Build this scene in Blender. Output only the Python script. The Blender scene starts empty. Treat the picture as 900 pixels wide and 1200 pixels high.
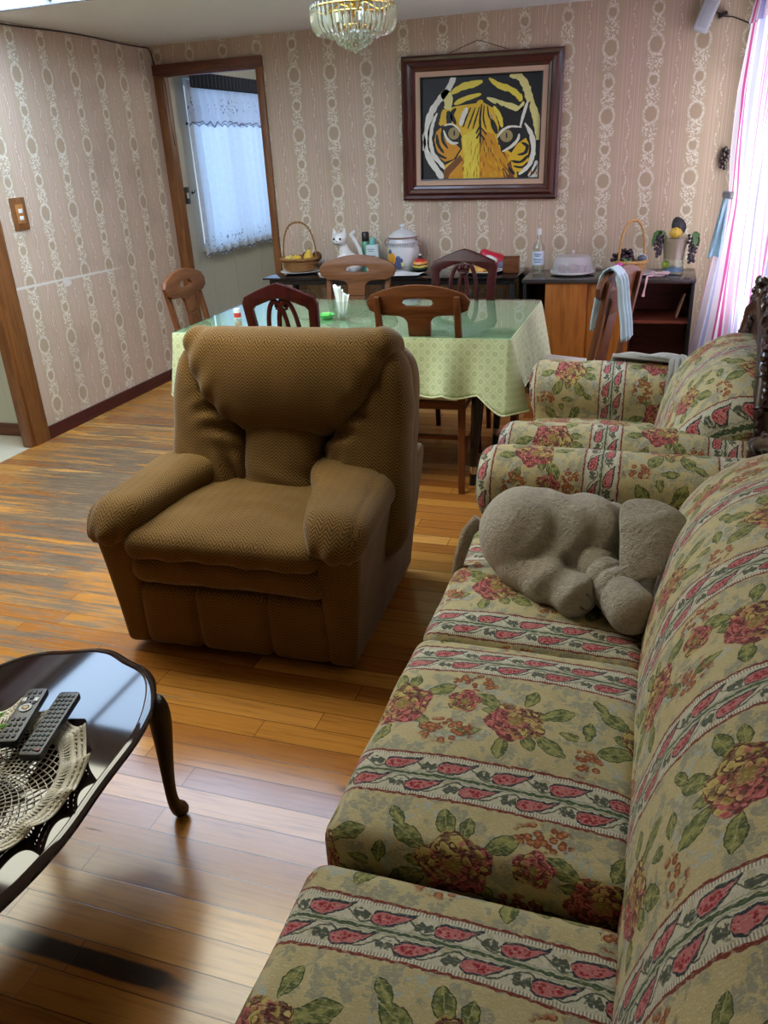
import bpy, bmesh, math, random
import numpy as np
from mathutils import Vector, Matrix
random.seed(7); rng = np.random.default_rng(7)
PI = math.pi
SC = bpy.context.scene
COL = SC.collection

# ---------------------------------------------------------------- colour + node expression helpers
def lin(r, g=None, b=None):
    if g is None: r, g, b = r
    f = lambda c: (c/255/12.92) if c/255 <= .04045 else ((c/255+.055)/1.055)**2.4
    return (f(r), f(g), f(b), 1.0)

class T:
    """a material with small expression helpers over its node tree"""
    def __init__(s, name):
        s.m = bpy.data.materials.new(name); s.m.use_nodes = True
        s.nt = s.m.node_tree; s.nt.nodes.clear()
        s.out = s.nt.nodes.new('ShaderNodeOutputMaterial')
    def node(s, t, **kw):
        n = s.nt.nodes.new(t)
        for k, v in kw.items(): setattr(n, k, v)
        return n
    def link(s, a, b): s.nt.links.new(a, b)
    def put(s, sock, v):
        if isinstance(v, X): v = v.v
        if isinstance(v, bpy.types.NodeSocket): s.link(v, sock)
        else: sock.default_value = v
    def math(s, op, *a, clamp=False):
        n = s.node('ShaderNodeMath', operation=op, use_clamp=clamp)
        for i, v in enumerate(a): s.put(n.inputs[i], v)
        return X(s, n.outputs[0])
    def uv(s):
        n = s.node('ShaderNodeUVMap'); d = s.node('ShaderNodeSeparateXYZ'); s.link(n.outputs[0], d.inputs[0])
        return X(s, d.outputs[0]), X(s, d.outputs[1])
    def obj(s):
        n = s.node('ShaderNodeTexCoord'); d = s.node('ShaderNodeSeparateXYZ'); s.link(n.outputs['Object'], d.inputs[0])
        return [X(s, d.outputs[i]) for i in range(3)]
    def vec(s, x, y, z=0.0):
        n = s.node('ShaderNodeCombineXYZ')
        for i, v in enumerate((x, y, z)): s.put(n.inputs[i], v)
        return n.outputs[0]
    def noise(s, vec, scale=5, detail=2, rough=.5, out=0):
        n = s.node('ShaderNodeTexNoise'); s.link(vec, n.inputs['Vector'])
        n.inputs['Scale'].default_value = scale; n.inputs['Detail'].default_value = detail; n.inputs['Roughness'].default_value = rough
        return X(s, n.outputs[out])
    def voro(s, vec, scale=5, feature='F1', out=0, rnd=1.0):
        n = s.node('ShaderNodeTexVoronoi', feature=feature); s.link(vec, n.inputs['Vector'])
        n.inputs['Scale'].default_value = scale; n.inputs['Randomness'].default_value = rnd
        return X(s, n.outputs[out])
    def white(s, vec):
        n = s.node('ShaderNodeTexWhiteNoise', noise_dimensions='3D'); s.link(vec, n.inputs['Vector'])
        return X(s, n.outputs['Value'])
    def sm(s, x, a, b):
        n = s.node('ShaderNodeMapRange', interpolation_type='SMOOTHSTEP')
        s.put(n.inputs[0], x); n.inputs[1].default_value = a; n.inputs[2].default_value = b
        return X(s, n.outputs[0])
    def below(s, x, t, w): return 1 - s.sm(x, t-w, t+w)
    def mix(s, f, a, b, blend='MIX'):
        n = s.node('ShaderNodeMix', data_type='RGBA', blend_type=blend)
        s.put(n.inputs[0], f); s.put(n.inputs[6], a); s.put(n.inputs[7], b)
        return n.outputs[2]
    def bump(s, h, strength=.3, dist=.01):
        n = s.node('ShaderNodeBump'); n.inputs['Strength'].default_value = strength; n.inputs['Distance'].default_value = dist
        s.put(n.inputs['Height'], h); return n.outputs[0]
    def bsdf(s, color, rough=.5, metal=0., spec=.5, normal=None, sheen=0., coat=0., coat_rough=.1, alpha=None, trans=0., ior=None, emis=None, emis_s=0.):
        n = s.node('ShaderNodeBsdfPrincipled')
        s.put(n.inputs['Base Color'], color); s.put(n.inputs['Roughness'], rough); s.put(n.inputs['Metallic'], metal)
        n.inputs['Specular IOR Level'].default_value = spec
        if normal is not None: s.link(normal, n.inputs['Normal'])
        if sheen: n.inputs['Sheen Weight'].default_value = sheen; n.inputs['Sheen Roughness'].default_value = .4
        if coat: n.inputs['Coat Weight'].default_value = coat; n.inputs['Coat Roughness'].default_value = coat_rough
        if alpha is not None: s.put(n.inputs['Alpha'], alpha)
        if trans: n.inputs['Transmission Weight'].default_value = trans
        if ior: n.inputs['IOR'].default_value = ior
        if emis is not None: s.put(n.inputs['Emission Color'], emis); n.inputs['Emission Strength'].default_value = emis_s
        s.link(n.outputs[0], s.out.inputs[0]); return n

class X:
    def __init__(s, t, v): s.t = t; s.v = v
    def _o(s, op, b, r=False):
        return s.t.math(op, b, s) if r else s.t.math(op, s, b)
    def __add__(s, b): return s._o('ADD', b)
    __radd__ = __add__
    def __sub__(s, b): return s._o('SUBTRACT', b)
    def __rsub__(s, b): return s._o('SUBTRACT', b, True)
    def __mul__(s, b): return s._o('MULTIPLY', b)
    __rmul__ = __mul__
    def __truediv__(s, b): return s._o('DIVIDE', b)
    def __neg__(s): return s * -1.0
    def abs(s): return s.t.math('ABSOLUTE', s)
    def sin(s): return s.t.math('SINE', s)
    def floor(s): return s.t.math('FLOOR', s)
    def sqrt(s): return s.t.math('SQRT', s)
    def max(s, b): return s._o('MAXIMUM', b)
    def min(s, b): return s._o('MINIMUM', b)
    def mod(s, p): return s.t.math('FLOORED_MODULO', s, p)
    def atan2(s, b): return s.t.math('ARCTAN2', s, b)
    def sat(s): return s.t.math('ADD', s, 0.0, clamp=True)
def hyp(a, b): return (a*a + b*b).sqrt()

# ---------------------------------------------------------------- object bookkeeping
def tag(o, label=None, cat=None, group=None, kind=None):
    if label: o['label'] = label
    if cat: o['category'] = cat
    if group: o['group'] = group
    if kind: o['kind'] = kind
    return o
def empty(name, loc, rz=0, label=None, cat=None, group=None):
    o = bpy.data.objects.new(name, None); COL.objects.link(o)
    o.empty_display_size = .05
    o.location = loc; o.rotation_euler = (0, 0, rz)
    return tag(o, label, cat, group)
def copy_tree(o, parent=None):
    c = o.copy(); COL.objects.link(c); c.parent = parent
    for ch in list(o.children): copy_tree(ch, c)
    return c

class MB:
    """mesh builder: collects shapes and links them as ONE mesh object"""
    def __init__(s): s.v = []; s.f = []; s.mi = []; s.uv = {}
    def add(s, verts, faces, mi=0, uvs=None):
        o = len(s.v)
        s.v += [tuple(map(float, p)) for p in verts]
        for k, f in enumerate(faces):
            if uvs is not None: s.uv[len(s.f)] = [uvs[i] for i in f]
            s.f.append(tuple(o+i for i in f)); s.mi.append(mi)
        return s
    def box(s, c, size, rot=None, mi=0):
        x, y, z = [d/2 for d in size]
        vs = [Vector((sx*x, sy*y, sz*z)) for sx in (-1, 1) for sy in (-1, 1) for sz in (-1, 1)]
        if rot is not None: vs = [rot @ v for v in vs]
        vs = [v + Vector(c) for v in vs]
        return s.add(vs, [(0,1,3,2),(4,6,7,5),(0,4,5,1),(2,3,7,6),(0,2,6,4),(1,5,7,3)], mi)
    def box2(s, a, b, mi=0):
        return s.box([(a[i]+b[i])/2 for i in range(3)], [abs(b[i]-a[i]) for i in range(3)], None, mi)
    def lathe(s, prof, n=24, c=(0,0,0), mi=0, axis=None):
        vs = []; fs = []
        for (r, z) in prof:
            for k in range(n):
                a = 2*PI*k/n; p = Vector((r*math.cos(a), r*math.sin(a), z))
                if axis is not None: p = axis @ p
                vs.append(p + Vector(c))
        for i in range(len(prof)-1):
            for k in range(n):
                fs.append((i*n+k, i*n+(k+1) % n, (i+1)*n+(k+1) % n, (i+1)*n+k))
        if prof[0][0] > 1e-5: fs.append(tuple(reversed(range(n))))
        if prof[-1][0] > 1e-5: fs.append(tuple((len(prof)-1)*n+k for k in range(n)))
        return s.add(vs, fs, mi)
    def ball(s, c, r, n=12, mi=0, rot=None):
        if not hasattr(r, '__len__'): r = (r, r, r)
        m = max(4, n//2); vs = []; fs = []
        for i in range(m+1):
            th = PI*i/m
            for k in range(n):
                a = 2*PI*k/n; p = Vector((r[0]*math.sin(th)*math.cos(a), r[1]*math.sin(th)*math.sin(a), -r[2]*math.cos(th)))
                if rot is not None: p = rot @ p
                vs.append(p + Vector(c))
        for i in range(m):
            for k in range(n): fs.append((i*n+k, i*n+(k+1) % n, (i+1)*n+(k+1) % n, (i+1)*n+k))
        return s.add(vs, fs, mi)
    def tube(s, pts, r, n=10, closed=False, mi=0, flat=None, cap=True, up=None):
        pts = [Vector(p) for p in pts]; N = len(pts)
        rs = r if hasattr(r, '__len__') else [r]*N
        vs = []; fs = []; prev = None
        for i, p in enumerate(pts):
            if closed: t = (pts[(i+1) % N]-pts[i-1])
            else: t = pts[min(i+1, N-1)]-pts[max(i-1, 0)]
            t.normalize()
            if prev is None:
                a = Vector(up) if up else (Vector((0,0,1)) if abs(t.z) < .9 else Vector((1,0,0)))
            else: a = prev
            b = a - t*a.dot(t)
            if b.length < 1e-6: b = t.orthogonal()
            b.normalize(); prev = b; c = t.cross(b)
            for k in range(n):
                an = 2*PI*k/n + (PI/n if n == 4 else 0)
                fx = 1.0 if flat is None else flat
                vs.append(p + b*(math.cos(an)*rs[i]) + c*(math.sin(an)*rs[i]*fx))
        M = N if closed else N-1
        for i in range(M):
            for k in range(n):
                j = (i+1) % N
                fs.append((i*n+k, i*n+(k+1) % n, j*n+(k+1) % n, j*n+k))
        if not closed and cap:
            fs.append(tuple(reversed(range(n)))); fs.append(tuple((N-1)*n+k for k in range(n)))
        return s.add(vs, fs, mi)
    def prism(s, poly, axis='z', lo=0, hi=1, mi=0, fn=None):
        """extrude a 2D polygon; axis gives the extrusion direction (x: (y,z) poly, y: (x,z) poly, z: (x,y) poly)"""
        n = len(poly)
        def P(p, h):
            q = {'z': (p[0], p[1], h), 'y': (p[0], h, p[1]), 'x': (h, p[0], p[1])}[axis]
            return fn(Vector(q)) if fn else q
        vs = [P(p, lo) for p in poly] + [P(p, hi) for p in poly]
        fs = [tuple(range(n)), tuple(reversed(range(n, 2*n)))] + [(i, i+n, (i+1) % n+n, (i+1) % n) for i in range(n)]
        return s.add(vs, fs, mi)
    def grid(s, fn, nu, nv, mi=0, uvfn=None, closeu=False):
        vs = []; uvs = []
        for j in range(nv+1):
            for i in range(nu+1):
                vs.append(fn(i/nu, j/nv)); uvs.append(uvfn(i/nu, j/nv) if uvfn else (i/nu, j/nv))
        fs = [(j*(nu+1)+i, j*(nu+1)+i+1, (j+1)*(nu+1)+i+1, (j+1)*(nu+1)+i) for j in range(nv) for i in range(nu)]
        return s.add(vs, fs, mi, uvs)
    def build(s, name, mats, parent=None, bevel=0, seg=2, smooth=True, weld=False, subsurf=0, solid=0, angle=40, loc=None, recalc=True):
        me = bpy.data.meshes.new(name); me.from_pydata(s.v, [], s.f)
        if not isinstance(mats, (list, tuple)): mats = [mats]
        for m in mats: me.materials.append(m.m if isinstance(m, T) else m)
        me.polygons.foreach_set('material_index', s.mi)
        if s.uv:
            ul = me.uv_layers.new(name='UVMap')
            for fi, cs in s.uv.items():
                for li, c in zip(me.polygons[fi].loop_indices, cs): ul.data[li].uv = c
        bm = bmesh.new(); bm.from_mesh(me)
        if weld: bmesh.ops.remove_doubles(bm, verts=bm.verts, dist=1e-5)
        if recalc: bmesh.ops.recalc_face_normals(bm, faces=bm.faces)
        if bevel:
            es = [e for e in bm.edges if len(e.link_faces) == 2 and e.calc_face_angle(0) > .5]
            bmesh.ops.bevel(bm, geom=es, offset=bevel, segments=seg, profile=.6, affect='EDGES', clamp_overlap=True)
        bm.to_mesh(me); bm.free()
        if not me.uv_layers: box_uv(me)
        if smooth:
            me.polygons.foreach_set('use_smooth', [True]*len(me.polygons))
            me.set_sharp_from_angle(angle=math.radians(angle))
        me.update()
        o = bpy.data.objects.new(name, me); COL.objects.link(o)
        if parent is not None: o.parent = parent
        if loc is not None: o.location = loc
        if solid:
            md = o.modifiers.new('t', 'SOLIDIFY'); md.thickness = solid; md.offset = 0
        if subsurf:
            md = o.modifiers.new('s', 'SUBSURF'); md.levels = subsurf; md.render_levels = subsurf
        return o
def box_uv(me):
    ul = me.uv_layers.new(name='UVMap')
    n = len(me.loops); vi = np.empty(n, int); me.loops.foreach_get('vertex_index', vi)
    co = np.empty(len(me.vertices)*3); me.vertices.foreach_get('co', co); co = co.reshape(-1, 3)
    nf = len(me.polygons); nr = np.empty(nf*3); me.polygons.foreach_get('normal', nr); nr = np.abs(nr.reshape(-1, 3))
    tot = np.empty(nf, int); me.polygons.foreach_get('loop_total', tot)
    ax = np.repeat(nr.argmax(1), tot); p = co[vi]
    u = np.where(ax == 0, p[:, 1], p[:, 0]); v = np.where(ax == 2, p[:, 1], p[:, 2])
    ul.data.foreach_set('uv', np.stack([u, v], 1).ravel())

def plate(name, splines, mat, parent, thick, fn=None, bev=.003, loc=None):
    """a plank sawn to an outline (first spline) with holes (other splines): the outline is in (x, z), thickness along y"""
    cu = bpy.data.curves.new(name, 'CURVE'); cu.dimensions = '2D'; cu.fill_mode = 'BOTH'
    cu.extrude = thick/2-bev; cu.bevel_depth = bev; cu.bevel_resolution = 1
    for sp in splines:
        q = cu.splines.new('POLY'); q.points.add(len(sp)-1); q.use_cyclic_u = True
        for pt, c in zip(q.points, sp): pt.co = (c[0], c[1], 0, 1)
    tmp = bpy.data.objects.new('tmp', cu); COL.objects.link(tmp)
    dg = bpy.context.evaluated_depsgraph_get(); dg.update()
    me = bpy.data.meshes.new_from_object(tmp.evaluated_get(dg))
    bpy.data.objects.remove(tmp); bpy.data.curves.remove(cu)
    me.name = name
    for v in me.vertices:
        p = Vector((v.co.x, -v.co.z, v.co.y)); v.co = fn(p) if fn else p
    me.materials.clear(); me.materials.append(mat.m)
    while me.uv_layers: me.uv_layers.remove(me.uv_layers[0])
    bm = bmesh.new(); bm.from_mesh(me); bmesh.ops.remove_doubles(bm, verts=bm.verts, dist=1e-5); bmesh.ops.recalc_face_normals(bm, faces=bm.faces); bm.to_mesh(me); bm.free()
    box_uv(me)
    me.polygons.foreach_set('use_smooth', [True]*len(me.polygons)); me.set_sharp_from_angle(angle=math.radians(40))
    o = bpy.data.objects.new(name, me); COL.objects.link(o); o.parent = parent
    if loc: o.location = loc
    return o

# ---------------------------------------------------------------- implicit surfaces (numpy) -> quads
def nets(f, lo, hi, h):
    lo = np.array(lo, float); hi = np.array(hi, float)
    n = np.maximum(np.ceil((hi-lo)/h).astype(int)+1, 4)
    ax = [lo[i]+h*np.arange(n[i]) for i in range(3)]
    P = np.stack(np.meshgrid(*ax, indexing='ij'), -1)
    V = f(P[..., 0], P[..., 1], P[..., 2]); S = V < 0
    cs = tuple(k-1 for k in n); acc = np.zeros(cs+(3,)); cnt = np.zeros(cs)
    cor = [(i, j, k) for i in (0, 1) for j in (0, 1) for k in (0, 1)]
    sl = lambda c: tuple(slice(c[i], c[i]+cs[i]) for i in range(3))
    for a in cor:
        for d in range(3):
            if a[d]: continue
            b = list(a); b[d] = 1; b = tuple(b)
            va, vb = V[sl(a)], V[sl(b)]; x = (va < 0) != (vb < 0)
            t = np.where(x, va/np.where(x, va-vb, 1), 0)
            p = np.zeros(cs+(3,)); p += np.array(a, float); p[..., d] = t
            acc += np.where(x[..., None], p, 0); cnt += x
    act = cnt > 0; idx = -np.ones(cs, int); idx[act] = np.arange(act.sum())
    I = np.argwhere(act); verts = lo+h*(I+acc[act]/cnt[act][:, None])
    faces = []
    for d in range(3):
        e1, e2 = (d+1) % 3, (d+2) % 3
        A = [slice(0, n[i]) for i in range(3)]; B = list(A)
        A[d] = slice(0, n[d]-1); B[d] = slice(1, n[d])
        s0, s1 = S[tuple(A)], S[tuple(B)]; E = np.argwhere(s0 != s1)
        if not len(E): continue
        sg = s0[tuple(E.T)]; ok = np.ones(len(E), bool)
        for e in (e1, e2): ok &= (E[:, e] > 0) & (E[:, e] < n[e]-1)
        E = E[ok]; sg = sg[ok]; q = []
        for (o1, o2) in ((-1, -1), (0, -1), (0, 0), (-1, 0)):
            c = E.copy(); c[:, e1] += o1; c[:, e2] += o2; q.append(idx[tuple(c.T)])
        q = np.stack(q, 1); q[~sg] = q[~sg][:, ::-1]; faces.append(q)
    F = np.concatenate(faces)
    for _ in range(3):   # pull the vertices onto the surface
        e = h*.05; x, y, z = verts.T; v0 = f(x, y, z)
        g = np.stack([f(x+e, y, z)-v0, f(x, y+e, z)-v0, f(x, y, z+e)-v0], 1)/e
        st = -(v0/np.maximum((g*g).sum(1), 1e-6))[:, None]*g
        l = np.linalg.norm(st, axis=1, keepdims=True); st *= np.minimum(1, h*.4/np.maximum(l, 1e-9))
        verts = verts+st
    return verts, F
def soft(name, f, lo, hi, h, mat, parent=None, uvfn=None, loc=None):
    v, F = nets(f, lo, hi, h)
    me = bpy.data.meshes.new(name); me.from_pydata(v.tolist(), [], F.tolist()); me.materials.append(mat.m)
    if uvfn is None: box_uv(me)
    else:
        ul = me.uv_layers.new(name='UVMap'); vi = np.empty(len(me.loops), int); me.loops.foreach_get('vertex_index', vi)
        ul.data.foreach_set('uv', uvfn(v)[vi].ravel())
    me.polygons.foreach_set('use_smooth', [True]*len(me.polygons)); me.update()
    o = bpy.data.objects.new(name, me); COL.objects.link(o)
    if parent is not None: o.parent = parent
    if loc is not None: o.location = loc
    return o
def sell(x, y, z, c, r, n=2.0):
    q = (np.abs((x-c[0])/r[0])**n+np.abs((y-c[1])/r[1])**n+np.abs((z-c[2])/r[2])**n)**(1/n)
    return (q-1)*min(r)
def rbox(x, y, z, c, hs, r):
    q = [np.abs(a-c[i])-(hs[i]-r) for i, a in enumerate((x, y, z))]
    out = np.sqrt(sum(np.maximum(a, 0)**2 for a in q)); return out+np.minimum(np.maximum(np.maximum(q[0], q[1]), q[2]), 0)-r
def cap(x, y, z, a, b, ra, rb):
    a = np.array(a, float); b = np.array(b, float); d = b-a
    t = np.clip(((x-a[0])*d[0]+(y-a[1])*d[1]+(z-a[2])*d[2])/d.dot(d), 0, 1)
    return np.sqrt((x-a[0]-t*d[0])**2+(y-a[1]-t*d[1])**2+(z-a[2]-t*d[2])**2)-(ra+(rb-ra)*t)
def smin(a, b, k):
    h = np.clip(.5+.5*(b-a)/k, 0, 1); return b+(a-b)*h-k*h*(1-h)
def smax(a, b, k): return -smin(-a, -b, k)
def wob(x, y, z, s, seed=0):
    r = np.random.default_rng(seed); o = 0
    for i in range(5):
        k = r.normal(size=3)*s*(1+.5*i); o = o+np.sin(k[0]*x+k[1]*y+k[2]*z+r.uniform(0, 6))/(1+.5*i)
    return o/3
def crease(d, w): return np.exp(-(d/w)**2)
# ---------------------------------------------------------------- materials
def plain(name, c, rough=.5, **kw):
    t = T(name); t.bsdf(lin(c), rough, **kw); return t
def wood(name, c1, c2, rough=.35, axis=2, scale=1., spec=.5, coat=0.):
    t = T(name); o = t.obj(); s = [9., 9., 9.]; s[axis] = .8
    v = t.vec(o[0]*s[0]*scale, o[1]*s[1]*scale, o[2]*s[2]*scale)
    n = t.noise(v, 3, 4, .6); g = (n*22).sin()*.5+.5; n2 = t.noise(v, 14, 3)
    t.bsdf(t.mix((g*.55+n2*.5).sat(), lin(c1), lin(c2)), rough, spec=spec, coat=coat, normal=t.bump(n2, .08, .002)); return t
def thin_glass(name, tint=(1, 1, 1), refl=1.0, rough=.0, base=.04):
    t = T(name)
    tr = t.node('ShaderNodeBsdfTransparent'); tr.inputs[0].default_value = (*tint, 1)
    gl = t.node('ShaderNodeBsdfGlossy'); gl.inputs['Roughness'].default_value = rough
    fr = t.node('ShaderNodeFresnel'); ge = t.node('ShaderNodeNewGeometry')
    t.put(fr.inputs[0], X(t, ge.outputs['Backfacing'])*(1/1.5-1.5)+1.5)
    mx = t.node('ShaderNodeMixShader')
    t.put(mx.inputs[0], (X(t, fr.outputs[0])*refl+base-.04).sat()); t.link(tr.outputs[0], mx.inputs[1]); t.link(gl.outputs[0], mx.inputs[2])
    t.link(mx.outputs[0], t.out.inputs[0]); return t

def ell_ring(t, x, y, a, b, w):
    q = hyp(x/a, y/b); return t.below((q-1).abs(), w, w*.4)
def wallpaper(name, tear=False, pale=None):
    t = T(name); u, v = t.uv()
    nz = t.noise(t.vec(u, v), 90, 2)
    W = .252; H = .36
    x = u.mod(W)-W/2; y = v.mod(H)-H/2
    vor = t.voro(t.vec(u, v), 100)                       # lace texture of the printed motif
    lace = t.below(vor, .47, .10)
    yb = (v+H/2).mod(H)-H/2                              # second oval of the repeat
    edge = t.noise(t.vec(u, v), 160, 1)-.5
    dots = .35+.65*t.below(t.voro(t.vec(u, v), 150), .50, .12)
    big = ell_ring(t, x+edge*.016, y+edge*.016, .041, .050, .17)*dots
    small = ell_ring(t, x+edge*.016, yb+edge*.016, .029, .034, .21)*dots
    def bouquet(cy, ax, ay):
        yy = y-cy; return t.below(hyp(x/ax, yy/ay), 1, .2)*lace
    bq = bouquet(-.088, .046, .042).max(bouquet(.090, .042, .042)).max(bouquet(-.058, .042, .016)).max(bouquet(.130, .038, .020)).max(bouquet(-.142, .032, .018))
    fill = t.below(hyp(x/.037, y/.046), 1, .1).max(t.below(hyp(x/.025, yb/.030), 1, .1))
    motif = big.max(small).max(bq)*(.72+nz*.4)
    # stripes between the chains
    xs = (u+W/2).mod(W)-W/2
    gar = t.below((xs-(v*46).sin()*.008).abs(), .0045, .002)*t.below(t.voro(t.vec(u*1.4, v), 85), .5, .1)
    l1 = t.below(((xs.abs())-.024).abs(), .0022, .001); l2 = t.below(((xs.abs())-.046).abs(), .0026, .001)
    l3 = t.below(((xs.abs())-.060).abs(), .0015, .001)
    fine = ((u*2*PI/.0125).sin()*.5+.5)
    band = t.below(xs.abs(), .064, .003)
    c = t.mix(band, lin(200, 178, 150), lin(208, 183, 158))
    c = t.mix(fine*.30*band, c, lin(162, 134, 116))
    c = t.mix(fill*.45, c, lin(172, 148, 118))
    c = t.mix((gar*.75).sat(), c, lin(236, 226, 210))
    c = t.mix(((l1+l2*.9+l3*.5)*.62).sat(), c, lin(226, 202, 186))
    c = t.mix((motif*.95).sat(), c, lin(240, 234, 218))
    blotch = t.noise(t.vec(u, v), 3.0, 3)
    c = t.mix(t.sm(blotch, .5, .75)*.25, c, lin(140, 118, 98))
    if tear:   # the torn seam and the scuffs on this wall
        n1 = t.noise(t.vec(u*3, v*3), 12, 3)
        ln = t.below((v-(.888-(u-3.66)*.019)-(n1-.5)*.012).abs(), .007, .003)*t.below((u-4.15).abs(), .58, .12)
        sp = t.below(hyp((u-4.22)/.05, (v-.862)/.035)+(n1-.5)*1.4, .75, .08)
        sp2 = t.below(hyp((u-4.62)/.03, (v-.115)/.03)+(n1-.5)*2.2, .7, .1)
        fl = t.sm(t.noise(t.vec(u, v*.8), 34, 2), .70, .74)*t.below((v-.75).abs(), .34, .12)*t.below((u-4.05).abs(), .4, .15)
        low = t.sm(t.noise(t.vec(u, v*.8), 40, 2), .62, .68)*t.below(v, .16, .05)
        c = t.mix((fl*.45+low*.5).sat(), c, lin(222, 205, 180))
        c = t.mix(ln.max(sp).max(sp2), c, lin(226, 220, 208))
    h = motif*.6+nz*.2
    t.bsdf(c, .52, spec=.45, normal=t.bump(h, .25, .002)); return t

def floor_mat():
    t = T('plank_floor'); o = t.obj(); x, y = o[0], o[1]
    W = .076; r = (y/W).floor(); fy = (y/W)-r
    off = t.white(t.vec(r, 3.3)); L = .95
    q = x/L+off*7.3; k = q.floor(); fx = (q-k)*L
    idv = t.white(t.vec(r, k)); id2 = t.white(t.vec(r, k, 5.))
    grain = t.noise(t.vec(x*1.3+idv*40, y*26+idv*9), 3.2, 5, .62)
    fine = t.noise(t.vec(x*4, y*150), 2.2, 3, .6)
    c = t.mix(idv, lin(196, 136, 60), lin(152, 90, 38))
    c = t.mix(t.sm(id2, .70, .95)*.8, c, lin(222, 162, 84))
    c = t.mix(t.sm(grain, .45, .75)*.55, c, lin(112, 62, 26))
    c = t.mix(t.sm(fine, .5, .8)*.3, c, lin(232, 176, 104))
    # worn, greyed patch on the walking line
    wn = t.noise(t.vec(x*1.1, y*8), 2.4, 6, .68); wn2 = t.noise(t.vec(x*5, y*46), 2.0, 3, .6)
    cx = (x+2.62)*.86+(y-3.1)*.42; cy = (y-3.1)*.86-(x+2.62)*.42
    reg = 1-hyp(cx/.62, cy/1.9)
    wn3 = t.noise(t.vec(x*.9, y*22), 2.1, 4, .6)
    wn4 = t.noise(t.vec(x*1.6+idv*3, y*60), 1.6, 3, .6)
    worn = t.sm(reg*.75+(wn-.5)*1.5+(wn3-.5)*2.0+(wn4-.5)*1.5+(wn2-.5)*.9, .16, .46)
    c = t.mix((worn*.90).sat(), c, t.mix(t.sm(wn2*.6+wn4*.5, .35, .75), lin(44, 42, 38), lin(118, 104, 80)))
    # black stain along one board near the coffee table
    n3 = t.noise(t.vec(x*3, y*14), 3, 3)
    st = t.below((y-.874).abs()+(n3-.5)*.014, .022, .004)*t.below((x+1.12).abs()+(n3-.5)*.15, .34, .05)
    st2 = t.below(hyp((x+.62)/.07, (y-1.47)/.016)+(n3-.5)*1.2, .9, .3)
    c = t.mix((st*.93).max(st2*.6), c, lin(34, 34, 32))
    scr = t.sm(t.noise(t.vec(x*9, y*30), 4, 4, .7), .66, .75)
    c = t.mix(scr*.35, c, lin(70, 52, 34))
    gap = t.below((fy-.5).abs()*-1+.5, .014, .008).max(t.below(fx, .0018, .0008))
    c = t.mix(gap*.9, c, lin(44, 26, 12))
    rg = .165+worn*.42+grain*.08+scr*.1
    h = grain*.25-gap*.25+fine*.12+t.noise(t.vec(x, y), 7, 2)*.5
    t.bsdf(c, rg, spec=.62, normal=t.bump(h, .14, .003)); return t

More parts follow.
